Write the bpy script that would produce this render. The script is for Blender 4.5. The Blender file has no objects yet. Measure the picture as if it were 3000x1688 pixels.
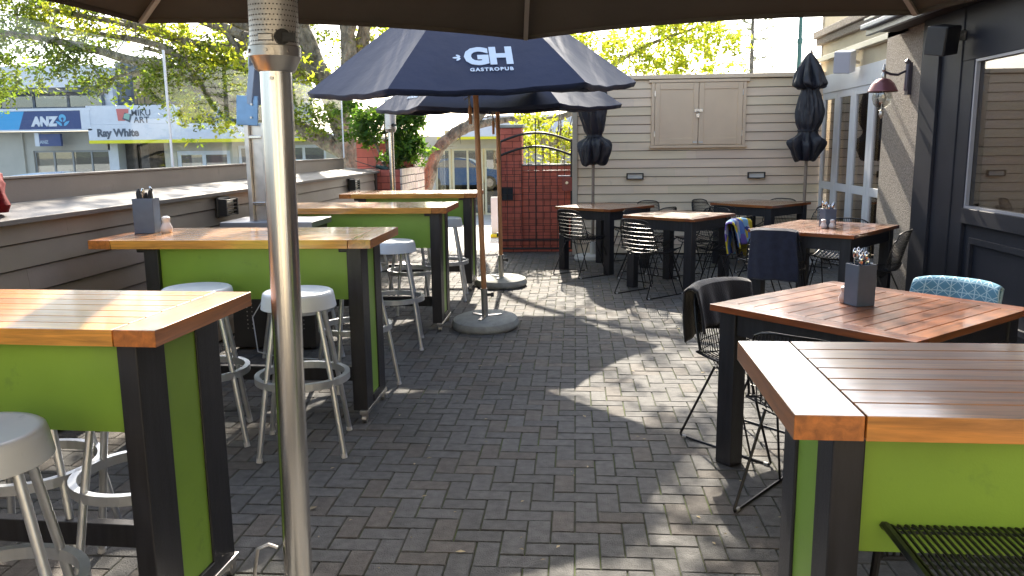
import bpy, math, random
from mathutils import Vector, Matrix, Euler
import numpy as np
random.seed(7); rng = np.random.default_rng(11)
R = math.radians
S = bpy.context.scene
COL = S.collection

# ------------------------------------------------------------------ materials
MATS = {}
def nt(m): return m.node_tree.nodes, m.node_tree.links
def mat(name, col, rough=.5, metal=0., var=0., vscale=6., bump=0., bscale=80., coat=0., vcol=False, spec=.5,
        stretch=(1, 1, 1), sheen=0., dirt=None, dscale=1.5, dth=.55, crough=.08, bdist=.01):
    if name in MATS: return MATS[name]
    m = bpy.data.materials.new(name); m.use_nodes = True; N, L = nt(m); b = N['Principled BSDF']
    b.inputs['Roughness'].default_value = rough; b.inputs['Metallic'].default_value = metal
    b.inputs['Specular IOR Level'].default_value = spec
    b.inputs['Coat Weight'].default_value = coat; b.inputs['Coat Roughness'].default_value = crough
    if sheen: b.inputs['Sheen Weight'].default_value = sheen
    tc = N.new('ShaderNodeTexCoord'); mp = N.new('ShaderNodeMapping'); mp.inputs['Scale'].default_value = stretch
    L.new(tc.outputs['Object'], mp.inputs[0])
    cur = None
    rgb = N.new('ShaderNodeRGB'); rgb.outputs[0].default_value = (*col, 1); cur = rgb.outputs[0]
    def mul(a, fac_out, lo, hi):
        mr = N.new('ShaderNodeMapRange'); mr.inputs['To Min'].default_value = lo; mr.inputs['To Max'].default_value = hi
        mr.inputs['From Min'].default_value = .3; mr.inputs['From Max'].default_value = .7
        L.new(fac_out, mr.inputs['Value'])
        mx = N.new('ShaderNodeMix'); mx.data_type = 'RGBA'; mx.blend_type = 'MULTIPLY'; mx.inputs[0].default_value = 1
        L.new(a, mx.inputs[6]); L.new(mr.outputs[0], mx.inputs[7]); return mx.outputs[2]
    if var:
        n = N.new('ShaderNodeTexNoise'); n.inputs['Scale'].default_value = vscale; n.inputs['Detail'].default_value = 6
        L.new(mp.outputs[0], n.inputs[0]); cur = mul(cur, n.outputs[0], 1 - var, 1 + var)
    if vcol:
        a = N.new('ShaderNodeAttribute'); a.attribute_name = 'Col'
        mx = N.new('ShaderNodeMix'); mx.data_type = 'RGBA'; mx.blend_type = 'MULTIPLY'; mx.inputs[0].default_value = 1
        L.new(cur, mx.inputs[6]); L.new(a.outputs[0], mx.inputs[7]); cur = mx.outputs[2]
    if dirt:
        n = N.new('ShaderNodeTexNoise'); n.inputs['Scale'].default_value = dscale; n.inputs['Detail'].default_value = 8
        n.inputs['Roughness'].default_value = .65
        L.new(tc.outputs['Object'], n.inputs[0])
        mr = N.new('ShaderNodeMapRange'); mr.inputs['From Min'].default_value = dth; mr.inputs['From Max'].default_value = dth + .15
        mr.inputs['To Max'].default_value = .6
        L.new(n.outputs[0], mr.inputs['Value'])
        mx = N.new('ShaderNodeMix'); mx.data_type = 'RGBA'; mx.inputs[7].default_value = (*dirt, 1)
        L.new(mr.outputs[0], mx.inputs[0]); L.new(cur, mx.inputs[6]); cur = mx.outputs[2]
    L.new(cur, b.inputs['Base Color'])
    if bump:
        n = N.new('ShaderNodeTexNoise'); n.inputs['Scale'].default_value = bscale; n.inputs['Detail'].default_value = 4
        L.new(mp.outputs[0], n.inputs[0])
        bp = N.new('ShaderNodeBump'); bp.inputs['Strength'].default_value = bump; bp.inputs['Distance'].default_value = bdist
        L.new(n.outputs[0], bp.inputs['Height']); L.new(bp.outputs[0], b.inputs['Normal'])
    MATS[name] = m; return m

def glassy(name, tint, refl=.12, rough=0.0, fres=True):
    """thin pane: tinted see-through plus a clear reflection"""
    m = bpy.data.materials.new(name); m.use_nodes = True; N, L = nt(m)
    for n in list(N):
        if n.type != 'OUTPUT_MATERIAL': N.remove(n)
    out = [n for n in N if n.type == 'OUTPUT_MATERIAL'][0]
    t = N.new('ShaderNodeBsdfTransparent'); t.inputs[0].default_value = (*tint, 1)
    g = N.new('ShaderNodeBsdfGlossy'); g.inputs['Roughness'].default_value = rough
    mx = N.new('ShaderNodeMixShader')
    ge = N.new('ShaderNodeNewGeometry'); dt = N.new('ShaderNodeVectorMath'); dt.operation = 'DOT_PRODUCT'
    L.new(ge.outputs['Incoming'], dt.inputs[0]); L.new(ge.outputs['Normal'], dt.inputs[1])
    def mt(op, a, b_):
        n = N.new('ShaderNodeMath'); n.operation = op
        for i_, q in enumerate((a, b_)):
            if isinstance(q, (int, float)): n.inputs[i_].default_value = q
            elif q is not None: L.new(q, n.inputs[i_])
        return n.outputs[0]
    c1 = mt('SUBTRACT', 1., mt('ABSOLUTE', dt.outputs['Value'], None)); c5 = mt('POWER', c1, 5.)
    rf = mt('ADD', mt('MULTIPLY', c5, (1 - refl) * (.8 if refl > .02 else .35)), refl); L.new(rf, mx.inputs[0])
    L.new(t.outputs[0], mx.inputs[1]); L.new(g.outputs[0], mx.inputs[2]); L.new(mx.outputs[0], out.inputs[0])
    MATS[name] = m; return m

def wood(name, col, axis, dark=.55):
    m = bpy.data.materials.new(name); m.use_nodes = True; N, L = nt(m); b = N['Principled BSDF']
    tc = N.new('ShaderNodeTexCoord'); mp = N.new('ShaderNodeMapping')
    mp.inputs['Scale'].default_value = (1.2, 16, 16) if axis == 'x' else (16, 1.2, 16)
    L.new(tc.outputs['Object'], mp.inputs[0])
    n = N.new('ShaderNodeTexNoise'); n.inputs['Scale'].default_value = 2.6; n.inputs['Detail'].default_value = 7; n.inputs['Distortion'].default_value = .6
    n.inputs['Roughness'].default_value = .6
    L.new(mp.outputs[0], n.inputs[0])
    cr = N.new('ShaderNodeValToRGB'); cr.color_ramp.elements[0].position = .32; cr.color_ramp.elements[1].position = .68
    cr.color_ramp.elements[0].color = (*[c * dark for c in col], 1); cr.color_ramp.elements[1].color = (*[min(1, c * 1.25) for c in col], 1)
    L.new(n.outputs[0], cr.inputs[0])
    a = N.new('ShaderNodeAttribute'); a.attribute_name = 'Col'
    mx = N.new('ShaderNodeMix'); mx.data_type = 'RGBA'; mx.blend_type = 'MULTIPLY'; mx.inputs[0].default_value = 1
    L.new(cr.outputs[0], mx.inputs[6]); L.new(a.outputs[0], mx.inputs[7]); L.new(mx.outputs[2], b.inputs['Base Color'])
    n2 = N.new('ShaderNodeTexNoise'); n2.inputs['Scale'].default_value = 5; n2.inputs['Detail'].default_value = 5
    L.new(tc.outputs['Object'], n2.inputs[0])
    mr = N.new('ShaderNodeMapRange'); mr.inputs['To Min'].default_value = .03; mr.inputs['To Max'].default_value = .16
    L.new(n2.outputs[0], mr.inputs['Value'])
    b.inputs['Roughness'].default_value = .4; b.inputs['Coat Weight'].default_value = 1.; b.inputs['Coat IOR'].default_value = 1.6
    L.new(mr.outputs[0], b.inputs['Coat Roughness'])
    bp = N.new('ShaderNodeBump'); bp.inputs['Strength'].default_value = .10; bp.inputs['Distance'].default_value = .0015
    L.new(n.outputs[0], bp.inputs['Height']); L.new(bp.outputs[0], b.inputs['Normal']); L.new(bp.outputs[0], b.inputs['Coat Normal'])
    MATS[name] = m; return m

def leafmat(name, col, trans, var=.35):
    m = bpy.data.materials.new(name); m.use_nodes = True; N, L = nt(m)
    for n in list(N):
        if n.type != 'OUTPUT_MATERIAL': N.remove(n)
    out = [n for n in N if n.type == 'OUTPUT_MATERIAL'][0]
    a = N.new('ShaderNodeAttribute'); a.attribute_name = 'Col'
    def mul(c):
        mx = N.new('ShaderNodeMix'); mx.data_type = 'RGBA'; mx.blend_type = 'MULTIPLY'; mx.inputs[0].default_value = 1
        mx.inputs[6].default_value = (*c, 1); L.new(a.outputs[0], mx.inputs[7]); return mx.outputs[2]
    d = N.new('ShaderNodeBsdfPrincipled'); d.inputs['Roughness'].default_value = .5; d.inputs['Specular IOR Level'].default_value = .3
    L.new(mul(col), d.inputs['Base Color'])
    t = N.new('ShaderNodeBsdfTranslucent'); L.new(mul(trans), t.inputs[0])
    mx = N.new('ShaderNodeMixShader'); mx.inputs[0].default_value = .5
    L.new(d.outputs[0], mx.inputs[1]); L.new(t.outputs[0], mx.inputs[2]); L.new(mx.outputs[0], out.inputs[0])
    MATS[name] = m; return m

woodHX = wood('honey_wood_x', (.60, .245, .038), 'x', .6); woodHY = wood('honey_wood_y', (.56, .21, .034), 'y', .6)
woodRX = wood('red_wood_x', (.28, .082, .014), 'x'); woodRY = wood('red_wood_y', (.30, .086, .015), 'y')
woodMX = wood('brown_wood_x', (.50, .19, .040), 'x'); woodMY = wood('brown_wood_y', (.52, .20, .042), 'y')
black = mat('black_stain', (.017, .017, .022), .42, var=.35, vscale=5, bump=.15, bscale=60, stretch=(8, 8, 1), dirt=(.05, .048, .045), dscale=9, dth=.66)
green = mat('green_paint', (.225, .385, .048), .38, var=.14, vscale=2.2, bump=.05, bscale=200, dirt=(.12, .19, .05), dscale=7, dth=.60)
groove = mat('groove_dark', (.02, .012, .008), .8)
whitepl = mat('seat_plastic', (.70, .73, .76), .35, var=.04, vscale=8, dirt=(.42, .44, .46), dscale=16, dth=.62)
alu = mat('aluminium', (.62, .64, .67), .36, metal=.75, var=.10, vscale=14, bump=.04, bscale=300)
steel = mat('stainless', (.74, .72, .70), .24, metal=1., var=.10, vscale=3, bump=.22, bscale=5, stretch=(26, 26, .25), bdist=.004)
steeld = mat('stainless_dull', (.52, .50, .48), .33, metal=.95, var=.2, vscale=9, bump=.04, bscale=90)
chrome = mat('polished_cutlery', (.75, .75, .77), .12, metal=1.)
hole = mat('dark_hole', (.02, .015, .015), .7)
redglow = mat('ceramic_pink', (.45, .22, .2), .6, var=.2)
navy = mat('navy_canvas', (.009, .018, .055), .6, var=.10, vscale=3, bump=.12, bscale=9, sheen=.04, bdist=.03)
navyd = mat('black_canvas', (.012, .014, .024), .5, var=.25, vscale=6, bump=.3, bscale=14, bdist=.03)
brownc = mat('brown_canvas', (.060, .052, .047), .8, var=.18, vscale=2, bump=.2, bscale=5, bdist=.03)
printw = mat('canvas_print', (.62, .72, .85), .6, var=.05)
polewood = mat('pole_wood', (.50, .23, .10), .42, var=.2, vscale=7, stretch=(5, 5, .6))
concrete = mat('concrete', (.34, .35, .33), .85, var=.2, vscale=9, bump=.5, bscale=60, dirt=(.22, .23, .2), dscale=8, dth=.55)
wire = mat('black_wire', (.010, .010, .012), .35, spec=.35)
foot = mat('worn_foot', (.5, .5, .5), .5)
greyp = mat('grey_plastic', (.095, .135, .20), .45, var=.06, vscale=20)
salt = mat('white_ceramic', (.72, .71, .70), .25)
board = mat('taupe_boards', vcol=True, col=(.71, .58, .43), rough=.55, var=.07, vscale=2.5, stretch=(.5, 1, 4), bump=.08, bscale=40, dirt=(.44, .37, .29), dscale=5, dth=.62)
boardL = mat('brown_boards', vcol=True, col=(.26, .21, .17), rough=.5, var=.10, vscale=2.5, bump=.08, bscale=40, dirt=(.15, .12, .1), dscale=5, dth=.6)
capm = mat('wall_cap_paint', (.14, .128, .12), .55, spec=.35, var=.10, vscale=3, bump=.05, bscale=30, dirt=(.20, .18, .16), dscale=3, dth=.58)
cuprd = mat('cupboard_paint', (.64, .50, .36), .5, var=.05, vscale=3)
brickp = mat('painted_red_brick', (.52, .125, .085), .6, var=.14, vscale=8, bump=.35, bscale=45, vcol=True, dirt=(.20, .05, .045), dscale=4, dth=.58)
brickw = mat('sun_tinted_brick', (.80, .66, .58), .75, var=.12, vscale=8, bump=.3, bscale=45, vcol=True)  # pale tone puts sunlight on the pillar's side into the colour
mortar = mat('dark_mortar', (.10, .03, .028), .9)
pebble = mat('pebbledash', (.31, .265, .225), .85, var=.38, vscale=55, bump=1., bscale=95, bdist=.02)
pilm = mat('charcoal_paint', (.020, .022, .031), .6, spec=.25, var=.12, vscale=3, bump=.05, bscale=50)
creamw = mat('cream_render', (.58, .50, .36), .75, var=.08, vscale=4, bump=.2, bscale=80)
whitew = mat('white_joinery', (.72, .73, .76), .4, var=.04, vscale=5)
gutterm = mat('slate_gutter', (.10, .12, .15), .35)
whitesp = mat('white_enamel', (.70, .71, .75), .35)
blackp = mat('black_plastic', (.015, .015, .017), .45, bump=.2, bscale=200)
mauve = mat('copper_enamel', (.22, .09, .10), .28, metal=.4, var=.15)
paver = mat('paver', (.098, .097, .092), .82, var=.28, vscale=22, bump=.6, bscale=160, vcol=True, dirt=(.050, .054, .048), dscale=1.3, dth=.54)
joint = mat('paving_joint', (.045, .055, .022), .95, var=.5, vscale=12, dirt=(.10, .16, .015), dscale=1.6, dth=.48)
bark = mat('bark', (.25, .22, .175), .92, var=.6, vscale=7, bump=1., bscale=14, stretch=(1.6, 1.6, .9), bdist=.12, dirt=(.28, .26, .21), dscale=5, dth=.54)
leafA = leafmat('leaf_shaded', (.06, .095, .028), (.26, .34, .025))  # shade on the crown is put into this darker green
leafB = leafmat('leaf_backlit', (.13, .17, .03), (.70, .78, .06))  # backlight is put into this brighter yellow-green
leafC = leafmat('leaf_dark_gloss', (.035, .085, .025), (.16, .30, .03))
needle = leafmat('needle', (.10, .13, .09), (.2, .25, .14))
shopw = mat('shop_white', (.68, .71, .76), .6, var=.03)
shopc = mat('shop_cream', (.50, .475, .41), .7, var=.06, vscale=2)
yell = mat('sign_yellow', (.80, .72, .02), .5)
anzb = mat('sign_navy', (.045, .075, .20), .5); anzl = mat('sign_blue', (.06, .36, .68), .5)
sgrey = mat('sign_grey', (.10, .12, .15), .6); sred = mat('sign_red', (.62, .18, .16), .6); sgreen = mat('sign_green', (.30, .50, .42), .6)
dgrey = mat('dark_cladding', (.12, .14, .17), .6, var=.1)
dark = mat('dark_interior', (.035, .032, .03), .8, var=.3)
tan = mat('curtain_tan', (.36, .27, .15), .8, var=.35, vscale=7, stretch=(4, 1, .3))
path = mat('footpath', (.46, .45, .42), .85, var=.12, vscale=3, bump=.2, bscale=90)
asphalt = mat('asphalt', (.055, .055, .057), .85, var=.2, vscale=12, bump=.4, bscale=200)
kerbm = mat('kerb', (.22, .22, .21), .85, var=.2)
carblue = mat('car_paint_blue', (.025, .07, .18), .2, coat=1.); carwht = mat('car_paint_pale', (.45, .60, .80), .2, coat=1.)
rubber = mat('rubber', (.015, .015, .015), .7)
redc = mat('red_cloth', (.13, .003, .006), .8, bump=.5, bscale=14, bdist=.02, spec=.2)
clothn = mat('navy_blanket', (.017, .020, .042), .9, var=.25, vscale=20, bump=.3, bscale=120, sheen=.35)
clothk = mat('black_blanket', (.009, .009, .013), .9, var=.25, vscale=20, bump=.3, bscale=120, sheen=.4)
spot = mat('spotlight_green', (.01, .04, .035), .5)
frost = mat('frosted_lens', (.60, .60, .57), .5)
teal = mat('street_pole', (.05, .14, .13), .5)
intr = mat('room_wall', (.17, .125, .09), .8, var=.1, vscale=2)
bluepl = mat('blue_plate', (.16, .30, .50), .4, metal=.3, var=.15, vscale=8)
glassW = glassy('window_glass', (.55, .52, .48), .16)
glassR = glassy('reflective_glass', (.62, .58, .52), .34)
glassT = glassy('shopfront_glass', (.78, .74, .70), .17)
glassS = glassy('screen_glass', (.93, .965, .985), .012)
glassB = glassy('lamp_glass', (.82, .82, .78), .18)
glassC = glassy('shop_glass', (.40, .42, .40), .22)

# ------------------------------------------------------------------ mesh builder
class MB:
    def __init__(s): s.v = []; s.f = []; s.m = []; s.c = []
    def quad(s, pts, m=0, c=(1, 1, 1)):
        i = len(s.v); s.v += [tuple(p) for p in pts]; s.f.append(tuple(range(i, i + len(pts)))); s.m.append(m); s.c.append(c)
    def box(s, x0, x1, y0, y1, z0, z1, m=0, c=(1, 1, 1), M=None):
        p = [(x, y, z) for z in (z0, z1) for y in (y0, y1) for x in (x0, x1)]
        if M is not None: p = [tuple(M @ Vector(q)) for q in p]
        i = len(s.v); s.v += p
        for f in ((0, 2, 3, 1), (4, 5, 7, 6), (0, 1, 5, 4), (2, 6, 7, 3), (0, 4, 6, 2), (1, 3, 7, 5)):
            s.f.append(tuple(i + k for k in f)); s.m.append(m); s.c.append(c)
        return s
    def tube(s, pts, r, n=8, m=0, c=(1, 1, 1), closed=False, cap=True):
        pts = [Vector(p) for p in pts]; k = len(pts)
        rr = r if isinstance(r, (list, tuple)) else [r] * k
        i0 = len(s.v); up = None
        for a in range(k):
            if closed: t = (pts[(a + 1) % k] - pts[a - 1])
            else: t = pts[min(a + 1, k - 1)] - pts[max(a - 1, 0)]
            t.normalize()
            if up is None: up = Vector((0, 0, 1)) if abs(t.z) < .9 else Vector((1, 0, 0))
            x = up.cross(t)
            if x.length < 1e-4: x = Vector((1, 0, 0)).cross(t)
            x.normalize(); up = t.cross(x)
            for b in range(n):
                an = 2 * math.pi * b / n
                s.v.append(tuple(pts[a] + x * (math.cos(an) * rr[a]) + up * (math.sin(an) * rr[a])))
        for a in range(k if closed else k - 1):
            a2 = (a + 1) % k
            for b in range(n):
                b2 = (b + 1) % n
                s.f.append((i0 + a * n + b, i0 + a * n + b2, i0 + a2 * n + b2, i0 + a2 * n + b)); s.m.append(m); s.c.append(c)
        if cap and not closed:
            s.f.append(tuple(i0 + b for b in reversed(range(n)))); s.m.append(m); s.c.append(c)
            s.f.append(tuple(i0 + (k - 1) * n + b for b in range(n))); s.m.append(m); s.c.append(c)
        return s
    def lathe(s, prof, n=32, cx=0, cy=0, m=0, c=(1, 1, 1), fn=None):
        i0 = len(s.v)
        for (r, z) in prof:
            for b in range(n):
                an = 2 * math.pi * b / n; q = r * (fn(an, z) if fn else 1)
                s.v.append((cx + q * math.cos(an), cy + q * math.sin(an), z))
        for a in range(len(prof) - 1):
            for b in range(n):
                b2 = (b + 1) % n
                s.f.append((i0 + a * n + b, i0 + a * n + b2, i0 + (a + 1) * n + b2, i0 + (a + 1) * n + b)); s.m.append(m); s.c.append(c)
        return s
    def build(s, name, mats, parent=None, smooth=False, bevel=0., loc=None, solid=0., subsurf=0, weld=False):
        if weld:
            key, nv, mp = {}, [], []
            for p in s.v:
                k = tuple(round(a, 5) for a in p)
                if k not in key: key[k] = len(nv); nv.append(p)
                mp.append(key[k])
            s.v = nv; keep = []
            for i, q in enumerate(s.f):
                q2 = []
                for a in q:
                    a = mp[a]
                    if a not in q2: q2.append(a)
                if len(q2) > 2: keep.append((tuple(q2), s.m[i], s.c[i]))
            s.f = [a[0] for a in keep]; s.m = [a[1] for a in keep]; s.c = [a[2] for a in keep]
        me = bpy.data.meshes.new(name); me.from_pydata(s.v, [], s.f)
        mats = mats if isinstance(mats, (list, tuple)) else [mats]
        for q in mats: me.materials.append(q)
        me.polygons.foreach_set('material_index', s.m)
        if any(q != (1, 1, 1) for q in s.c) or any('wood' in q.name or 'brick' in q.name or 'leaf' in q.name or 'paver' in q.name or 'boards' in q.name for q in mats):
            a = me.color_attributes.new('Col', 'FLOAT_COLOR', 'CORNER')
            arr = []
            for p, q in zip(s.f, s.c): arr += [q[0], q[1], q[2], 1.] * len(p)
            a.data.foreach_set('color', arr)
        if smooth: me.polygons.foreach_set('use_smooth', [True] * len(me.polygons))
        me.update()
        o = bpy.data.objects.new(name, me); COL.objects.link(o)
        if parent is not None: o.parent = parent
        if loc is not None: o.location = loc
        if solid:
            md = o.modifiers.new('thickness', 'SOLIDIFY'); md.thickness = solid; md.offset = 0
        if bevel:
            md = o.modifiers.new('edge', 'BEVEL'); md.width = bevel; md.segments = 2; md.limit_method = 'ANGLE'; md.angle_limit = R(40)
            md.harden_normals = False
        if subsurf:
            md = o.modifiers.new('sub', 'SUBSURF'); md.levels = subsurf; md.render_levels = subsurf
        if smooth and not bevel:
            try: me.set_sharp_from_angle(angle=R(42))
            except Exception: pass
        return o

def thing(name, label, cat, loc=(0, 0, 0), rz=0., group=None, rot=None):
    o = bpy.data.objects.new(name, None); COL.objects.link(o); o.location = loc
    o.rotation_euler = rot if rot else (0, 0, rz); o.empty_display_size = .1
    return tag(o, label, cat, group)
def tag(o, label=None, cat=None, group=None, kind=None):
    if label: o['label'] = label
    if cat: o['category'] = cat
    if group: o['group'] = group
    if kind: o['kind'] = kind
    return o
KIDS = {}
def copy_tree(root, loc, rz, label, group=None):
    kids = [o for o in COL.objects if o.parent == root]
    r = root.copy(); COL.objects.link(r); r.location = loc; r.rotation_euler = (0, 0, rz); r['label'] = label
    if group: r['group'] = group
    for ch in kids:
        c = ch.copy(); COL.objects.link(c); c.parent = r
        for g in [o for o in COL.objects if o.parent == ch]:
            d = g.copy(); COL.objects.link(d); d.parent = c
    return r
def text(name, s, size, m, parent, M, ext=.004, bold=0., sp=1., align='CENTER'):
    cu = bpy.data.curves.new(name, 'FONT'); cu.body = s; cu.size = size; cu.extrude = ext; cu.offset = bold; cu.space_character = sp
    cu.align_x = align; cu.align_y = 'CENTER'; cu.resolution_u = 3
    t = bpy.data.objects.new(name + '_tmp', cu); COL.objects.link(t)
    me = bpy.data.meshes.new_from_object(t); COL.objects.unlink(t); bpy.data.objects.remove(t)
    me.transform(M); me.name = name; me.materials.clear(); me.materials.append(m)
    o = bpy.data.objects.new(name, me); COL.objects.link(o); o.parent = parent; return o
def facade_M(x, y, z, shear=0.):
    """lettering standing upright on a plane that faces -Y"""
    return Matrix.Translation((x, y, z)) @ Matrix.Rotation(R(90), 4, 'X') @ Matrix(((1, shear, 0, 0), (0, 1, 0, 0), (0, 0, 1, 0), (0, 0, 0, 1)))
def jit(a=.12): 
    k = 1 + random.uniform(-a, a); return (k, k * (1 + random.uniform(-.03, .03)), k * (1 + random.uniform(-.04, .04)))

# ------------------------------------------------------------------ camera
F, yaw, pitch, roll = 2050., R(4.5), R(9.9), .012
f = Vector((-math.sin(yaw) * math.cos(pitch), math.cos(yaw) * math.cos(pitch), -math.sin(pitch)))
r = Vector((math.cos(yaw), math.sin(yaw), 0)); u = r.cross(f)
r2 = r * math.cos(roll) - u * math.sin(roll); u2 = u * math.cos(roll) + r * math.sin(roll)
cam = bpy.data.cameras.new('camera'); cam.sensor_width = 36; cam.lens = 36 * F / 2575; cam.clip_end = 2000; cam.clip_start = .05
co = bpy.data.objects.new('camera', cam); COL.objects.link(co)
co.matrix_world = Matrix(((r2.x, u2.x, -f.x, 0), (r2.y, u2.y, -f.y, 0), (r2.z, u2.z, -f.z, 1.6), (0, 0, 0, 1)))
S.camera = co

# ------------------------------------------------------------------ light
SUN_EL, SUN_AZ = R(35.4), R(-3.2)       # azimuth measured from +Y towards +X
w = bpy.data.worlds.new('World'); S.world = w; w.use_nodes = True
N, L = w.node_tree.nodes, w.node_tree.links
sky = N.new('ShaderNodeTexSky'); sky.sky_type = 'NISHITA'; sky.sun_disc = False; sky.sun_elevation = SUN_EL; sky.sun_rotation = SUN_AZ
sky.air_density = 1.; sky.dust_density = 2.2; sky.ozone_density = 1.
hs = N.new('ShaderNodeHueSaturation'); hs.inputs['Saturation'].default_value = .72; L.new(sky.outputs[0], hs.inputs['Color']); L.new(hs.outputs[0], N['Background'].inputs[0]); N['Background'].inputs[1].default_value = .15
sd = bpy.data.lights.new('sun', 'SUN'); sd.energy = 5.; sd.angle = R(.53); sd.color = (1, .90, .75)
so = bpy.data.objects.new('sun', sd); COL.objects.link(so)
sdir = Vector((math.sin(SUN_AZ) * math.cos(SUN_EL), math.cos(SUN_AZ) * math.cos(SUN_EL), math.sin(SUN_EL)))
so.rotation_euler = sdir.to_track_quat('Z', 'Y').to_euler(); so.location = (0, 20, 25)
S.view_settings.view_transform = 'Standard'; S.view_settings.look = 'None'; S.view_settings.exposure = 1.68; S.view_settings.gamma = 1
S.cycles.use_denoising = True; S.cycles.max_bounces = 7; S.cycles.transparent_max_bounces = 12
S.cycles.sample_clamp_indirect = 6; S.cycles.caustics_reflective = False; S.cycles.caustics_refractive = False

# ------------------------------------------------------------------ ground
b = MB(); b.quad([(-300, -300, -1.35), (300, -300, -1.35), (300, 300, -1.35), (-300, 300, -1.35)])
tag(b.build('ground', asphalt), kind='structure')
b = MB()
b.quad([(-60, 12.45, -.02), (60, 12.45, -.02), (60, 16.4, -.02), (-60, 16.4, -.02)])
b.quad([(-60, -40, -.02), (-3.3, -40, -.02), (-3.3, 12.45, -.02), (-60, 12.45, -.02)])
b.quad([(3.4, 12.45, -.02), (60, 12.45, -.02), (60, -40, -.02), (3.4, -40, -.02)])
tag(b.build('footpath', path), kind='structure')
b = MB(); b.box(-60, 60, 16.403, 16.6, -.6, -.005); tag(b.build('kerb', kerbm, bevel=.015), kind='structure')
b = MB(); b.quad([(-60, 16.6, -.13), (60, 16.6, -.13), (60, 24, -.95), (-60, 24, -.95)])
tag(b.build('road', asphalt), kind='structure')
b = MB(); b.box(-60, 60, 24, 40, -1.3, -.82); tag(b.build('shop_pavement', path, bevel=.015), kind='structure')
# herringbone paving, one block at a time
b = MB(); U = .1; g = .0022
ux0, ux1, uy0, uy1 = -31, 35, -40, 125
def brick(x0, x1, y0, y1):
    h = random.uniform(-.0016, .0016); t = [random.uniform(-.0011, .0011) for _ in range(4)]
    k = random.uniform(.87, 1.14); tint = random.random()
    c = (k * (1.10 if tint > .75 else 1), k, k * (.94 if tint > .75 else 1.03))
    x0 += g + random.uniform(0, .001); x1 -= g; y0 += g; y1 -= g + random.uniform(0, .001); e = .0035
    p = [(x0, y0), (x1, y0), (x1, y1), (x0, y1)]; q = [(x0 + e, y0 + e), (x1 - e, y0 + e), (x1 - e, y1 - e), (x0 + e, y1 - e)]
    i = len(b.v)
    b.v += [(a, c_, -.03) for a, c_ in p] + [(a, c_, -.004 + h) for a, c_ in p] + [(a[0], a[1], h + tt) for a, tt in zip(q, t)]
    for k_ in range(4):
        k2 = (k_ + 1) % 4
        b.f.append((i + k_, i + k2, i + 4 + k2, i + 4 + k_)); b.m.append(0); b.c.append(c)
        b.f.append((i + 4 + k_, i + 4 + k2, i + 8 + k2, i + 8 + k_)); b.m.append(0); b.c.append(c)
    b.f.append((i + 8, i + 9, i + 10, i + 11)); b.m.append(0); b.c.append(c)
for j in range(uy0, uy1):
    for i in range(ux0, ux1):
        d = (i - j) % 4
        if d == 0: brick(i * U, (i + 2) * U, j * U, (j + 1) * U)
        elif d == 3: brick(i * U, (i + 1) * U, j * U, (j + 2) * U)
pv = b.build('paving', paver); tag(pv, kind='structure')
b = MB(); b.quad([(-3.28, -12, -.0075), (3.72, -12, -.0075), (3.72, 12.6, -.0075), (-3.28, 12.6, -.0075)])
tag(b.build('paving_joints', joint), kind='structure')
# litter
b = MB()
for k in range(420):
    x, y = random.uniform(-1.6, 2.6), random.uniform(1.8, 11.5); a = random.uniform(0, 6.3); s_ = random.uniform(.004, .014) * random.choice((1, 1, 1, 1.8))
    ca, sa = math.cos(a) * s_, math.sin(a) * s_; h = .004 + random.uniform(0, .004); k_ = random.uniform(.5, 1.3)
    b.quad([(x - ca, y - sa, h), (x + sa * .45, y - ca * .45, h + .002), (x + ca, y + sa, h), (x - sa * .45, y + ca * .45, h + .003)], c=(k_, k_ * .9, k_ * .75))
tag(b.build('fallen_leaves', mat('litter', (.42, .38, .27), .8, vcol=True)), 'scattered dry leaf bits on the block paving', 'leaf litter', kind='stuff')

# ------------------------------------------------------------------ left wall
def weather(b, ax, pos, a0, a1, z0, n, h, tilt=.012, th=.02, sgn=1):
    """overlapping boards; pos = outer face, boards lean out at the bottom; ax 'x' wall faces -Y, 'y' wall faces +X"""
    for k in range(n):
      z = z0 + k * h
      cuts = [a0] + sorted(random.uniform(a0 + .5, a1 - .5) for _ in range(2 if k % 2 else 1)) + [a1] if a1 - a0 < 6 else [a0] + [a0 + (a1 - a0) * (q + random.uniform(.3, .7)) / 3 for q in range(3)] + [a1]
      for e0, e1 in zip(cuts[:-1], cuts[1:]):
        c = jit(.06)
        if ax == 'y':
            P_ = [(pos + tilt, z + .008), (pos + tilt, z + .013), (pos, z + h), (pos - th, z + h), (pos - th, z + .008)]
            v = [[(p[0], a, p[1]) for p in P_] for a in (e0 + .0008, e1 - .0008)]
        else:
            P_ = [(pos - tilt, z + .009), (pos - tilt, z + .014), (pos, z + h), (pos + th, z + h), (pos + th, z + .009)]
            v = [[(a, p[0], p[1]) for p in P_] for a in (e0 + .0008, e1 - .0008)]
        n_ = len(P_)
        for q in range(n_):
            q2 = (q + 1) % n_
            b.quad([v[0][q], v[0][q2], v[1][q2], v[1][q]], c=c)
        b.quad(v[0], c=c); b.quad(list(reversed(v[1])), c=c)
t = thing('timber_wall', 'low brown weatherboard wall with a wide flat shelf along the left side of the patio', 'wall', (-3.15, 6, 0))
def P_(b, *a, **k):
    o = b.build(*a, **k); return o
def kid(b, name, m, parent, **k):
    """build in world coordinates, then parent keeping position"""
    o = b.build(name, m, None, **k); o.parent = parent
    o.matrix_parent_inverse = (Matrix.Translation(parent.location) @ parent.rotation_euler.to_matrix().to_4x4()).inverted(); return o
b = MB(); weather(b, 'y', -2.962, -3.9, 12.0, .02, 9, .1365); kid(b, 'cladding', boardL, t)
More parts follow.
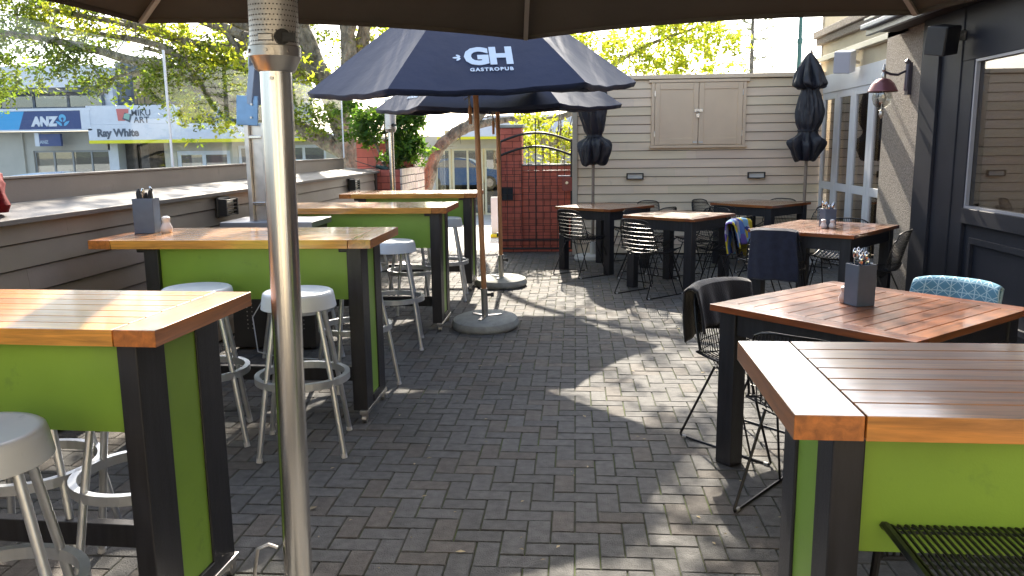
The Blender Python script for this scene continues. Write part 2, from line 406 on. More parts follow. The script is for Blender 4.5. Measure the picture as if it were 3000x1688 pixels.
b = MB(); b.box(-3.36, -2.985, -3.9, 11.99, 0, 1.238); b.box(-2.985, -2.935, 11.93, 12.02, 0, 1.236); kid(b, 'wall_core', mat('gap_brown', (.06, .045, .035), .8), t)
b = MB()
for y0, y1 in ((-3.9, 2.9), (2.904, 6.6), (6.604, 10.2), (10.204, 12.12)):
    for i_, (x0, x1, z0, z1) in enumerate(((-2.915, -3.40, 1.252, 1.307),)):
        b.v += [(x0, y0, z0 - .03), (x0, y1, z0 - .03), (x1, y1, z1 - .03), (x1, y0, z1 - .03), (x0, y0, z0), (x0, y1, z0), (x1, y1, z1), (x1, y0, z1)]
        k = len(b.v) - 8
        for q in ((0, 1, 2, 3), (4, 7, 6, 5), (0, 4, 5, 1), (1, 5, 6, 2), (2, 6, 7, 3), (3, 7, 4, 0)): b.f.append(tuple(k + a for a in q)); b.m.append(0); b.c.append((1, 1, 1))
kid(b, 'shelf', capm, t, bevel=.004)
b = MB(); b.box(-3.40, -3.352, -3.9, 11.75, 1.295, 1.44); kid(b, 'back_board', boardL, t, bevel=.004)
b = MB(); b.box(-3.408, -3.34, -3.9, 11.76, 1.4405, 1.455); kid(b, 'top_rail', boardL, t, bevel=.003)
t = thing('glass_screen', 'frameless glass wind screen panels standing on top of the left wall', 'glass screen', (-3.372, 7, 1.45))
for y0, y1, z1 in ((-3.9, 6.69, 2.405), (6.70, 11.85, 2.37)):
    b = MB(); b.box(-3.377, -3.367, y0, y1, 1.457, z1); kid(b, 'pane', glassS, t)
    b = MB(); b.box(-3.381, -3.363, y1 - .012, y1 + .0, 1.457, z1 + .002); kid(b, 'edge_seal', whitesp, t)

# wall lights on the left wall
for k, (y, z) in enumerate(((6.62, 1.125), (10.6, 1.12))):
    t = thing('wall_light', ('black louvred bulkhead light on the brown wall beside the steel mast', 'small black bulkhead light on the brown wall near the brick pillar')[k], 'wall light', (-2.95, y, z), group='lights on the left wall')
    b = MB(); b.box(0, .03, -.12, .12, -.085, .085); b.build('back_plate', blackp, t, bevel=.012)
    b = MB(); b.box(.03, .075, -.095, .095, -.06, .06); b.build('lens', frost, t, bevel=.02)
    b = MB()
    for q in range(5): b.box(.076, .094, -.11, .11, -.066 + q * .03, -.056 + q * .03)
    b.box(.03, .1, .1, .12, -.07, .07); b.box(.03, .1, -.12, -.1, -.07, .07)
    b.build('louvre', blackp, t, bevel=.002)

# ------------------------------------------------------------------ bar tables
def plank_top(w_, d_, th, mx, my, n, parent, side=.12, name='tabletop', gap=.006, frontboard=0.):
    b = MB(); z1 = 0; z0 = -th
    b.box(-w_ / 2, -w_ / 2 + side, -d_ / 2, d_ / 2, z0, z1, 1, (.92, .80, .75)); b.box(w_ / 2 - side, w_ / 2, -d_ / 2, d_ / 2, z0, z1, 1, (.85, .72, .66))
    b.box(-w_ / 2 + side + .004, w_ / 2 - side - .004, -d_ / 2 + .03, d_ / 2 - .03, z0 + .004, z1 - .020, 2)
    y = -d_ / 2; hs = (d_ - gap * (n - 1)) / n
    for k in range(n):
        b.box(-w_ / 2 + side + gap * .7, w_ / 2 - side - gap * .7, y, y + hs, z0, z1, 0, jit(.16) if k else (1.2, 1.3, 1.2)); y += hs + gap
    return b.build(name, [mx, my, groove], parent, bevel=.0014)
def bar_table(label, x0, x1, y0, y1, rz=0, H=1.09, px0=None, px1=None, py0=.05, py1=.09, mx=woodHX, my=woodHY, n=7, pd=.13, panel_in=.03, inset=.07, insetL=None, pw=.065):
    W, D = x1 - x0, y1 - y0
    t = thing('bar_table', label, 'bar table', ((x0 + x1) / 2, (y0 + y1) / 2, 0), rz, 'high bar tables with green side panels')
    top = plank_top(W, D, .05, mx, my, n, t, side=.13); top.location.z = H
    a0 = -W / 2 + (insetL or inset); a1 = W / 2 - inset; c0 = -D / 2 + py0; c1 = D / 2 - py1
    for x in (a0, a1 - pw):
        for y in (c0, c1 - pd):
            b = MB(); b.box(x, x + pw, y, y + pd, .075, H - .052); b.build('leg', black, t, bevel=.004)
    for x in (a0 + .008, a1 - .042):
        b = MB(); b.box(x, x + .034, c0 + pd, c1 - pd, .13, H - .053); b.build('end_panel', green, t)
        b = MB(); b.box(x - .012, x + .046, c0 + pd, c1 - pd, .085, .129); b.build('bottom_rail', black, t, bevel=.003)
    for s_ in (1,):
        b = MB(); b.box(a0 + pw, a1 - pw, c0 + panel_in, c0 + panel_in + .018, .735, H - .053); b.build('front_panel', green, t)
        b = MB(); b.box(a0 + pw, a1 - pw, c1 - panel_in - .018, c1 - panel_in, .735, H - .053); b.build('back_panel', green, t)
    b = MB(); b.box(a0 + pw, a1 - pw, c1 - pd + .01, c1 - pd + .055, .16, .25); b.build('foot_rail', black, t, bevel=.003)
    for x in (a0 - .05, a1 - pw - .05):
        b = MB(); b.box(x, x + .13, c0 + .012, c0 + .10, H - .078, H - .052); b.build('corner_block', black, t, bevel=.006)
    for x in (a0 - .004, a1 - .045):
        b = MB(); b.box(x, x + .05, c0 - .02, c1 + .02, .055, .078); b.build('skid', steeld, t, bevel=.003)
        for y in (c0 + .01, c1 - .01):
            b = MB(); pts = [(.025 * math.cos(q * math.pi / 8), .025 * math.sin(q * math.pi / 8)) for q in range(16)]
            b.tube([(x + .012, y, .027), (x + .038, y, .027)], .026, 14); b.box(x + .008, x + .042, y - .012, y + .012, .03, .056)
            b.build('caster', steeld, t, smooth=False)
    return t
bar_table('nearest left bar table cropped by the photo edge, bare top', -2.86, -1.185, 2.235, 2.865, R(-2.8), inset=.12, py0=.09, py1=.03, pd=.155)
bar_table('bar table with the grey cutlery caddy and white shaker on it', -2.80, -1.145, 4.47, 5.20, 0, py1=.22, pd=.15, insetL=.30, pw=.085)
bar_table('bar table second from the far end of the left row', -2.79, -1.09, 6.86, 7.60, 0, py1=.22, pd=.15, insetL=.3, pw=.085)
bar_table('farthest left bar table in front of the brick pillar', -2.62, -1.085, 8.93, 9.66, 0, py1=.22, pd=.15, insetL=.2, pw=.085)
bar_table('bar table in the right foreground with darker brown glossy top', .42, 2.10, 1.508, 2.105, R(-.8), mx=woodMX, my=woodMY, n=7, pd=.11, inset=.108, py0=.11, py1=.09, panel_in=.05)

# ------------------------------------------------------------------ stools
def make_stool(label):
    t = thing('bar_stool', label, 'stool', (0, 0, 0), 0, 'round white bar stools')
    b = MB(); H = .86
    b.lathe([(.0, H - .006), (.05, H - .006), (.14, H - .006), (.155, H - .001), (.172, H), (.181, H - .006), (.185, H - .02), (.196, H - .085), (.193, H - .087), (.178, H - .03), (.0, H - .03)], 48)
    b.build('seat', whitepl, t, smooth=True)
    for k in range(4):
        a = R(45 + 90 * k); ca, sa = math.cos(a), math.sin(a)
        b = MB(); b.tube([(ca * .145, sa * .145, H - .035), (ca * .235, sa * .235, .40), (ca * .305, sa * .305, .012)], .0145, 10)
        l = b.build('leg', alu, t, smooth=True)
        b = MB(); b.tube([(ca * .302, sa * .302, .022), (ca * .3065, sa * .3065, 0.0)], .0165, 10); b.build('foot_cap', whitesp, l)
    b = MB(); n = 40
    for q in range(n):
        a, a2 = 2 * math.pi * q / n, 2 * math.pi * (q + 1) / n
        pr = [(.246, .378), (.252, .374), (.252, .412), (.246, .408), (.243, .393)]
        v = [[(r_ * math.cos(A), r_ * math.sin(A), z_) for r_, z_ in [(.222, .376), (.250, .376), (.250, .413), (.222, .413)]] for A in (a, a2)]
        for e in range(4): b.quad([v[0][e], v[1][e], v[1][(e + 1) % 4], v[0][(e + 1) % 4]])
    o = b.build('foot_ring', alu, t)
    return t
stools = [(-1.46, 4.14, 12, 'white stool directly behind the front patio heater pole'),
          (-1.62, 1.97, 30, 'stool in the near left corner with its seat cut by the photo edge'),
          (-2.10, 2.86, 12, 'stool under the nearest left table, left of its post'),
          (-1.63, 2.80, 20, 'stool behind the black post of the nearest left table'),
          (-2.06, 4.24, 20, 'stool whose seat just shows over the nearest left tabletop'),
          (-1.50, 5.36, 35, 'stool behind the table that carries the caddy'),
          (-1.47, 6.42, 10, 'stool right of the caddy table with its round seat in full view'),
          (-2.10, 6.0, 50, 'stool in shade left of the second gap, next to the dark cabinet'),
          (-1.60, 7.86, 25, 'stool between the two far bar tables'),
          (-2.15, 8.1, 60, 'stool between the far bar tables close to the wall'),
          (-1.38, 8.52, 5, 'slim stool seen right of the third bar table post')]
s0 = make_stool(stools[0][3])
for k, (x, y, a, lb) in enumerate(stools):
    if k == 0: s0.location = (x, y, 0); s0.rotation_euler.z = R(a)
    else: copy_tree(s0, (x, y, 0), R(a), lb)

# ------------------------------------------------------------------ dining tables
def dining(label, cx, cy, w_, d_, rz, n=9, H=.82, mx=woodRX, my=woodRY, group='low square dining tables'):
    t = thing('dining_table', label, 'dining table', (cx, cy, 0), R(rz), group)
    o = plank_top(w_, d_, .032, mx, my, n, t, side=.10); o.location.z = H
    L_ = .095; i_ = .035
    for sx in (-1, 1):
        for sy in (-1, 1):
            x = sx * (w_ / 2 - i_ - L_ / 2); y = sy * (d_ / 2 - i_ - L_ / 2)
            b = MB(); b.box(x - L_ / 2, x + L_ / 2, y - L_ / 2, y + L_ / 2, 0.002, H - .034); b.build('leg', black, t, bevel=.005)
    z0, z1 = H - .145, H - .034; xi = w_ / 2 - i_ - .012; yi = d_ / 2 - i_ - .012; q = i_ + L_
    for s_ in (-1, 1):
        b = MB(); b.box(-w_ / 2 + q, w_ / 2 - q, min(s_ * yi, s_ * (yi - .022)), max(s_ * yi, s_ * (yi - .022)), z0, z1); b.build('apron', black, t, bevel=.003)
        b = MB(); b.box(min(s_ * xi, s_ * (xi - .022)), max(s_ * xi, s_ * (xi - .022)), -d_ / 2 + q, d_ / 2 - q, z0, z1); b.build('apron', black, t, bevel=.003)
    return t
dining('nearest dining table, glossy slatted red wood with a grey caddy and pinkish shaker', 1.40, 3.97, 1.06, 1.03, 41, 11)
dining('dining table beside the navy covered chair, grey caddy and two shakers on it', 2.32, 7.79, 1.16, .96, 52, 9)
dining('sunlit dining table in the middle of the far group', 1.165, 9.28, .90, .90, -39, 8)
dining('farthest left dining table in front of the red gate', .38, 10.65, .90, .93, -40, 8)
dining('farthest right dining table against the clapboard wall', 2.45, 11.08, .93, .93, -45, 8)

# ------------------------------------------------------------------ wire chairs
def make_chair(label):
    t = thing('wire_chair', label, 'chair', (0, 0, 0), 0, 'black wire chairs')
    # frame line in side view: back top -> seat rear -> seat front; faces +Y
    def prof(u_):   # u 0..1 back top to seat front
        if u_ < .5: q = u_ / .5; return (-.30 + .10 * q, .83 - .36 * q)
        q = (u_ - .5) / .5; return (-.20 + .44 * q, .47 - .035 * math.sin(q * math.pi) + .0 * q)
    def wdt(u_): return .19 + .06 * math.sin(min(1, u_ * 1.05) * math.pi) ** .7 if u_ < .95 else .205
    def pt(x, y_, z_, s_): return (x, y_, z_)
    bk = MB(); n = 23
    def shell(a, u_):    # a -1..1 across
        y_, z_ = prof(u_); w_ = wdt(u_); curve = .05 * a * a
        y_ += curve * (1 if u_ < .5 else .3); z_ += (0 if u_ < .5 else .035) * a * a
        if u_ < .12: z_ -= .03 * a ** 4
        return (a * w_, y_, z_)
    for k in range(n):
        a = -1 + 2 * k / (n - 1)
        bk.tube([shell(a, q / 8 * .5) for q in range(9)], .0030 if 0 < k < n - 1 else .006, 5)
    for k in range(9):
        u_ = k / 8 * .5
        bk.tube([shell(-1 + 2 * q / 8, u_) for q in range(9)], .0045 if k in (0, 8) else .0024, 5)
    bk.tube([shell(-1 + 2 * q / 10, 0) for q in range(11)], .0065, 6)
    bk.build('backrest', wire, t)
    se = MB(); n = 15
    for k in range(n):
        a = -1 + 2 * k / (n - 1)
        se.tube([shell(a, .5 + q / 8 * .5) for q in range(9)], .0026 if 0 < k < n - 1 else .006, 5)
    for k in range(1, 10):
        u_ = .5 + k / 9 * .5
        se.tube([shell(-1 + 2 * q / 8, u_) for q in range(9)], .0045 if k == 9 else .0024, 5)
    # diagonal under-truss
    for k in range(14):
        a = -1 + 2 * k / 14; a2 = -1 + 2 * (k + 1) / 14
        for u_ in (.62, .98):
            p, q = shell(a, u_), shell(a2, u_); m_ = ((p[0] + q[0]) / 2 * .9, (p[1] + q[1]) / 2 * .9, p[2] - .05)
            se.tube([p, m_, q], .0026, 4)
    for u_ in (.62, .98):
        se.tube([(shell(-1 + 2 * k / 8, u_)[0] * .9, shell(0, u_)[1] * .9, shell(-1 + 2 * k / 8, u_)[2] - .05) for k in range(9)], .004, 5)
    se.build('seat', wire, t)
    for s_ in (-1, 1):
        lg = MB(); x = s_ * .20; xf = s_ * .235
        lg.tube([(x, .12, .43), (xf, .285, .018), (xf, .28, .008), (xf, .20, .006), (xf, -.22, .006), (xf, -.285, .008), (xf, -.29, .018), (x, -.10, .43)], .0068, 7)
        lg.tube([(x, .02, .43), (xf, .17, .010)], .0055, 6)
        l = lg.build('sled_leg', wire, t, smooth=True)
        for y_ in (.26, -.26):
            ft = MB(); ft.tube([(xf, y_ - .012, .007), (xf, y_ + .012, .007)], .009, 8); ft.build('glide', foot, l)
    return t
def fa(deg): return R(deg - 90)
chairs = [(.955, 4.33, -47, 'chair at the left corner of the nearest dining table, black blanket over its back'),
          (1.06, 3.50, 52, 'bare wire chair between the nearest dining table and the foreground bar table'),
          (1.90, 4.37, -134, 'chair behind the nearest dining table carrying the pale blue towel'),
          (1.86, 7.58, 66, 'chair seen square from behind under the navy blanket'),
          (1.84, 8.13, -33, 'chair under the multicoloured patterned blanket'),
          (2.68, 7.52, 146, 'bare wire chair seen edge on at the right side of the shaker table'),
          (2.62, 8.32, -127, 'bare wire chair behind the table with two shakers, near the white windows'),
          (1.60, 9.00, 140, 'bare wire chair on the right of the sunlit middle table'),
          (.80, 8.78, 42, 'bare wire chair in front of the sunlit middle table, nearest its left legs'),
          (.10, 10.12, 42, 'bare wire chair leaning at the left end of the table by the gate'),
          (.82, 11.22, -138, 'wire chair between the gate table and the clapboard wall'),
          (.95, 10.38, 140, 'wire chair on the right of the table by the gate'),
          (.88, 9.78, -48, 'wire chair behind the sunlit middle table, left'),
          (1.52, 9.88, -140, 'wire chair behind the sunlit middle table, right'),
          (1.92, 11.45, -40, 'wire chair with its back to the wall, left of the far right table'),
          (2.02, 10.62, 45, 'wire chair in front of the far right table'),
          (2.72, 11.45, -130, 'wire chair between the far right table and the wall lamp'),
          (2.90, 10.62, 140, 'wire chair right of the far right table, under the folded parasol')]
c0 = make_chair(chairs[0][3])
for k, (x, y, a, lb) in enumerate(chairs):
    if k == 0: c0.location = (x, y, 0); c0.rotation_euler.z = fa(a)
    else: copy_tree(c0, (x, y, 0), fa(a), lb)

def drape(name, label, cat, k, m, w_=.46, back=.42, front=.22, amp=.012, sag=.0, uvm=None, seed=1, skew=0., group='blankets and towels on chair backs'):
    x, y, a, _ = chairs[k]; rnd = random.Random(seed)
    b = MB(); nx, ny = 26, 30; tot = back + front; ph = [rnd.uniform(0, 6) for _ in range(6)]
    grid = []
    for j in range(ny + 1):
        s_ = -back + tot * j / ny
        row = []
        for i in range(nx + 1):
            q = -1 + 2 * i / nx; X_ = q * w_ / 2
            crv = .05 * (X_ / .22) ** 2; top = .842 - .02 * q ** 4
            rr_ = .022
            if s_ < -rr_: yy = -.30 - rr_ - .005 + .22 * (s_ + rr_) * -.0; zz = top - (-s_ - rr_) ; yy += (-s_ - rr_) * .10
            elif s_ > rr_: yy = -.30 + rr_; zz = top - (s_ - rr_); yy += (s_ - rr_) * .24
            else:
                an = s_ / rr_ * math.pi / 2; yy = -.30 + rr_ * math.sin(an); zz = top + rr_ * math.cos(an) * .6
            yy += crv
            fold = amp * (math.sin(q * 5 + ph[0]) * .6 + math.sin(q * 11 + ph[1] + s_ * 3) * .5) * min(1, abs(s_) / .12)
            yy += -fold if s_ < 0 else fold
            yy -= .014 if s_ < -rr_ else (-.012 if s_ > rr_ else 0)
            zz += skew * q * max(0, -s_ - .05) + .008 * math.sin(q * 7 + ph[2]) * abs(s_)
            X_ *= 1 + .05 * math.sin(s_ * 9 + ph[3])
            row.append((X_, yy, zz))
        grid.append(row)
    for j in range(ny):
        for i in range(nx):
            b.quad([grid[j][i], grid[j][i + 1], grid[j + 1][i + 1], grid[j + 1][i]])
    # merge verts
    b2 = MB(); b2.v = [p for row in grid for p in row]
    for j in range(ny):
        for i in range(nx):
            k_ = j * (nx + 1) + i; b2.f.append((k_, k_ + 1, k_ + nx + 2, k_ + nx + 1)); b2.m.append(0); b2.c.append((1, 1, 1))
    o = b2.build(name, m, None, smooth=True, solid=.012)
    if len(o.data.uv_layers) == 0:
        uv = o.data.uv_layers.new(name='UVMap')
        for p in o.data.polygons:
            for li, vi in zip(p.loop_indices, p.vertices):
                uv.data[li].uv = ((vi % (nx + 1)) / nx, (vi // (nx + 1)) / ny)
    o.location = (x, y, 0); o.rotation_euler = (0, 0, fa(a))
    tag(o, label, cat, group); return o
def pattern_blue():
    m = bpy.data.materials.new('blue_star_towel'); m.use_nodes = True; N, L = nt(m); b_ = N['Principled BSDF']; b_.inputs['Roughness'].default_value = .9
    tc = N.new('ShaderNodeTexCoord'); mp = N.new('ShaderNodeMapping'); mp.inputs['Scale'].default_value = (7, 9.6, 1); L.new(tc.outputs['UV'], mp.inputs[0])
    def mth(op, a, b=None, c=None):
        n = N.new('ShaderNodeMath'); n.operation = op
        for i_, q in enumerate((a, b, c)):
            if q is None: continue
            if isinstance(q, (int, float)): n.inputs[i_].default_value = q
            else: L.new(q, n.inputs[i_])
        return n.outputs[0]
    sp = N.new('ShaderNodeSeparateXYZ'); L.new(mp.outputs[0], sp.inputs[0]); x, y = sp.outputs[0], sp.outputs[1]
    def line(e): return mth('LESS_THAN', mth('ABSOLUTE', mth('SUBTRACT', mth('FRACT', e), .5)), .045)
    h = line(mth('ADD', x, .5)); v = line(mth('ADD', y, .5)); d1 = line(mth('ADD', x, y)); d2 = line(mth('SUBTRACT', x, y))
    mx_ = mth('MAXIMUM', mth('MAXIMUM', h, v), mth('MAXIMUM', d1, d2))
    mm = N.new('ShaderNodeMix'); mm.data_type = 'RGBA'; mm.inputs[6].default_value = (.11, .27, .38, 1); mm.inputs[7].default_value = (.42, .60, .66, 1)
    L.new(mx_, mm.inputs[0]); L.new(mm.outputs[2], b_.inputs['Base Color']); return m
def pattern_multi():
    m = bpy.data.materials.new('patchwork_blanket'); m.use_nodes = True; N, L = nt(m); b_ = N['Principled BSDF']; b_.inputs['Roughness'].default_value = .9
    tc = N.new('ShaderNodeTexCoord'); v = N.new('ShaderNodeTexVoronoi'); v.inputs['Scale'].default_value = 6.5; L.new(tc.outputs['UV'], v.inputs[0])
    cr = N.new('ShaderNodeValToRGB'); e = cr.color_ramp; e.interpolation = 'CONSTANT'
    cols = [(.03, .05, .22), (.20, .42, .62), (.55, .44, .03), (.16, .11, .38), (.10, .20, .50), (.45, .45, .55)]
    e.elements[0].color = (*cols[0], 1); e.elements[1].position = .18; e.elements[1].color = (*cols[1], 1)
    for i_, c in enumerate(cols[2:]):
        q = e.elements.new(.34 + .165 * i_); q.color = (*c, 1)
    sp = N.new('ShaderNodeSeparateColor'); L.new(v.outputs['Color'], sp.inputs[0]); L.new(sp.outputs[0], cr.inputs[0]); L.new(cr.outputs[0], b_.inputs['Base Color']); return m
drape('blanket', 'black blanket hung over the chair at the left corner of the nearest dining table', 'blanket', 0, clothk, .50, .30, .24, .018, seed=3)
drape('towel', 'pale blue towel with a white star line pattern on a chair back', 'towel', 2, pattern_blue(), .45, .30, .22, .012, seed=5)
drape('blanket', 'navy blanket hanging square over a chair back seen from behind', 'blanket', 3, clothn, .42, .47, .2, .007, seed=9)
drape('blanket', 'purple blue and yellow patterned blanket over a chair back', 'blanket', 4, pattern_multi(), .46, .36, .26, .015, seed=11, skew=.1)

# wire bar stool at the bottom right corner
t = thing('wire_bar_stool', 'black wire bar stool at the bottom right corner under the foreground bar table', 'stool', (.90, 1.40, 0))
b = MB(); hx = .245; z = .80; yb = .29; yf = -.16
for k in range(34):
    x = -hx + 2 * hx * k / 33; th = .0036 if 0 < k < 33 else .0095
    b.tube([(x, yf, z - .02), (x, 0, z - .006), (x, yb - .03, z), (x, yb - .006, z - .006), (x, yb, z - .022), (x + .004, yb + .004, z - .085)], th, 6)
for y_, z_, th in ((yb - .012, z - .010, .0045), (yb - .03, z - .012, .0035), (yb + .004, z - .088, .006), (.12, z - .014, .004), (-.02, z - .02, .004), (yf, z - .026, .007)):
    b.tube([(-hx, y_, z_), (hx, y_, z_)], th, 6)
b.build('seat', wire, t, smooth=True)
for sx in (-1, 1):
    b = MB(); b.tube([(sx * hx, yb, z - .02), (sx * (hx + .02), yb + .02, .40), (sx * (hx + .05), yb + .05, .01), (sx * (hx + .05), yb, .006), (sx * (hx + .05), yf, .006), (sx * (hx + .02), yf - .02, .4), (sx * hx, yf, z - .03)], .0095, 8)
    b.build('side_frame', wire, t, smooth=True)
b = MB(); b.tube([(-hx - .03, yb + .03, .3), (hx + .03, yb + .03, .3)], .008, 8); b.build('footrest', wire, t)

# ------------------------------------------------------------------ patio heaters
def heater(label, x, y, rad, hr, zt, lean=(0, 0), zh=.42):
    t = thing('patio_heater', label, 'patio heater', (x, y, 0), group='stainless patio heaters', rot=(lean[0], lean[1], 0))
    b = MB(); b.lathe([(0, 0.0), (.22, 0.0), (.22, .03), (.2, .05), (rad + .01, .06), (0, .06)], 32); b.build('base_plate', steeld, t, smooth=True)
    b = MB(); b.lathe([(rad, .05), (rad, zt - .197)], 40); b.build('lower_pole', steel, t, smooth=True)
    b = MB(); b.lathe([(rad * 1.02, zt - .20), (rad * 1.02, zt)], 40); b.build('upper_pole', steel, t, smooth=True)
    b = MB(); b.lathe([(rad * .9, zt - .012), (hr * .80, zt - .004), (hr, zt + .03), (hr + .004, zt + .034), (hr + .004, zt + .062), (hr - .003, zt + .066)], 40); b.build('collar', steeld, t, smooth=True)
    b = MB(); H_ = zh; rows = int(H_ / .0145); cols = 44
    b.lathe([(hr - .002, zt + .062), (hr - .002, zt + .062 + H_)], 48, m=0)
    for j in range(rows):
        for i in range(cols):
            a = 2 * math.pi * (i + (j % 2) * .5) / cols
            if math.sin(a) > .35: continue
            zc = zt + .075 + j * .0145
            if zc > zt + .05 + H_: continue
            rr_ = hr - .0005; e = .0023
            c_ = Vector(((rr_ + .001) * math.cos(a), (rr_ + .001) * math.sin(a), zc)); tx = Vector((-math.sin(a), math.cos(a), 0))
            b.quad([c_ + tx * e * math.cos(q) + Vector((0, 0, e * math.sin(q))) for q in [R(60 * w_) for w_ in range(6)]], m=1)
    b.build('emitter_screen', [mat('screen_steel', (.66, .64, .62), .38, metal=.55, var=.05), hole], t)
    b = MB(); b.box(-.022, .022, -hr - .005, -hr + .004, zt + .074, zt + .094); b.build('name_plate', steeld, t, bevel=.003)
    b = MB(); b.tube([(hr * .55, -hr * .75, zt + .085), (hr * .72, -hr * 1.05, zt + .085)], .022, 14); b.box(hr * .72, hr * .72 + .035, -hr * 1.12, -hr * .95, zt + .070, zt + .095)
    b.build('control_knob', blackp, t)
    for a in (-90, -40, -140):
        b = MB(); b.tube([((hr + .003) * math.cos(R(a)), (hr + .003) * math.sin(R(a)), zt + .048), ((hr + .008) * math.cos(R(a)), (hr + .008) * math.sin(R(a)), zt + .048)], .006, 8)
        b.build('screw', steeld, t)
    b = MB(); b.tube([(rad * .1, -rad - .001, zt - .03), (rad * .1, -rad - .006, zt - .03)], .006, 8)
    b.build('screw', steeld, t)
    return t
t = heater('tall stainless steel patio heater in the left foreground, perforated head', -.925, 2.46, .0462, .0735, 1.835, (0, R(.9)), zh=.40)
b = MB(); b.tube([(-.06, -.02, .30), (-.085, -.03, .315), (-.12, -.035, .30), (-.135, -.035, .22), (-.14, -.035, .05)], .006, 8); b.build('base_hook', steeld, t, smooth=True)
b = MB(); b.box(.02, .068, -.088, -.068, 2.16, 2.26); b.build('warning_label', mat('label_tan', (.45, .25, .08), .6, var=.3, vscale=30), t)
heater('slim distant patio heater rising behind the far bar table', -2.43, 10.8, .035, .075, 1.80, (0, 0), zh=.36)

# ------------------------------------------------------------------ cantilever mast + big brown parasol
t = thing('cantilever_parasol', 'large brown parasol overhead, carried by a galvanised steel mast at the left wall', 'parasol', (-2.45, 6.35, 0))
b = MB()
b.box(-.135, -.098, -.04, .04, .98, 1.80); b.box(.0, .037, -.04, .04, .98, 1.80); b.box(-.098, 0, .0, .03, .98, 1.80)
o = b.build('mast', steeld, t, bevel=.004)
for z_ in (1.16, 1.68):
    b = MB(); b.box(-.10, .002, -.045, -.02, z_, z_ + .022); b.build('rung', chrome, t, bevel=.003)
b = MB(); b.box(.037, .085, -.03, .05, .95, 1.82); b.build('mast_channel', mat('mast_dark', (.12, .11, .11), .4, metal=.7), t, bevel=.004)
b = MB(); M_ = Matrix.Rotation(R(4), 4, 'Y')
b.box(-.16, .01, -.055, -.035, 1.77, 1.995, M=M_ @ Matrix.Translation((-.15, 0, 0))); o = b.build('hinge_plate', bluepl, t, bevel=.004)
for x, z_ in ((-.05, 1.94), (-.06, 1.84)):
    b = MB(); b.tube([(x, -.055, z_), (x, -.068, z_)], .009, 8); b.build('bolt', steeld, t)
b = MB(); b.tube([(.02, .0, 1.97), (.03, -.02, 2.33), (.35, -.9, 2.75), (.75, -2.0, 3.15), (2.3, -4.3, 3.42)], .001, 4)
arm = MB()
pts = [Vector((-.045, .02, 1.96)), Vector((.01, -.0, 2.24)), Vector((.70, -1.5, 2.9)), Vector((2.0, -4.0, 3.40))]
for a_, c_ in zip(pts[:-1], pts[1:]):
    dv = (c_ - a_); q = dv.to_track_quat('Y', 'Z').to_matrix().to_4x4(); arm.box(-.115, .085, -.02, dv.length + .02, -.03, .03, M=Matrix.Translation(a_) @ q)
arm.build('arm', mat('arm_slate', (.24, .30, .40), .45, metal=.3), t, bevel=.006)
# canopy : octagon
import itertools
cx, cy, Rr, zr, zp = -.05 + 2.45, 1.98 - 6.35, 2.36, 2.155, 3.15
angs = [R(90 + 5 + 45 * k) for k in range(8)]
rim = [(cx + Rr * math.cos(a), cy + Rr * math.sin(a)) for a in angs]
RIMZ = {0: 2.15, 1: 2.15, 7: 2.15}
b = MB(); nr = 10
for k in range(8):
    A, B_ = rim[k], rim[(k + 1) % 8]; ns = 10
    rows = []
    for j in range(nr + 1):
        q = j / nr; row = []
        for i in range(ns + 1):
            s_ = i / ns; ex, ey = A[0] + (B_[0] - A[0]) * s_, A[1] + (B_[1] - A[1]) * s_
            sc = 4 * s_ * (1 - s_)
            ex2, ey2 = ex + (cx - ex) * .035 * sc, ey + (cy - ey) * .035 * sc
            x_, y_ = cx + (ex2 - cx) * q, cy + (ey2 - cy) * q
            z_ = zp + (zr - zp) * (q ** 1.12) - .03 * sc * q * (1 - q) * 4 + .02 * sc * q
            row.append((x_, y_, z_))
        rows.append(row)
    for j in range(nr):
        for i in range(ns): b.quad([rows[j][i], rows[j + 1][i], rows[j + 1][i + 1], rows[j][i + 1]])
    for i in range(ns):
        p, q_ = rows[nr][i], rows[nr][i + 1]; b.quad([p, q_, (q_[0], q_[1], q_[2] - .022), (p[0], p[1], p[2] - .022)])
b.build('canopy', brownc, t, smooth=True, weld=True, solid=.003)
for k in range(8):
    A = rim[k]; b = MB()
    p0 = Vector((cx, cy, zp - .06)); p1 = Vector((cx + (A[0] - cx) * .995, cy + (A[1] - cy) * .995, zr - .012))
    dv = p1 - p0; qm = dv.to_track_quat('Y', 'Z').to_matrix().to_4x4()
    b.box(-.011, .011, 0, dv.length, -.016, .0, M=Matrix.Translation(p0) @ qm)
    b.build('rib', mat('rib_grey', (.30, .27, .25), .45, metal=.4), t, bevel=.002)
b = MB(); b.lathe([(0, 2.95), (.07, 2.95), (.08, 3.0), (.08, 3.1), (.03, 3.2), (0, 3.42)], 20, cx=cx, cy=cy); b.build('hub', black, t, smooth=True)
# plinth cabinet round the mast
t = thing('mast_cabinet', 'dark perforated metal cabinet with pale lid at the foot of the steel mast', 'cabinet', (-2.40, 6.42, 0))
b = MB(); b.box(-.34, .33, -.20, .26, .02, .985)
b.build('body', mat('cabinet_dark', (.03, .028, .028), .5, var=.2), t, bevel=.006)
b = MB(); b.box(-.38, .36, -.235, .29, .987, 1.035); b.build('lid', mat('cabinet_lid', (.30, .30, .32), .35, metal=.5, var=.1), t, bevel=.006)
b = MB()
for j in range(22):
    for x in (-.22, -.18, -.05, -.01, .20, .24): b.quad([(x + .006 * math.cos(R(60 * q)), -.2015, .18 + j * .034 + .006 * math.sin(R(60 * q))) for q in range(6)])
b.build('perforations', mat('perf_light', (.35, .33, .3), .6), t)
b = MB(); b.box(-.24, -.07, -.262, -.236, .94, .985); b.build('latch', steeld, t, bevel=.004)
b = MB()
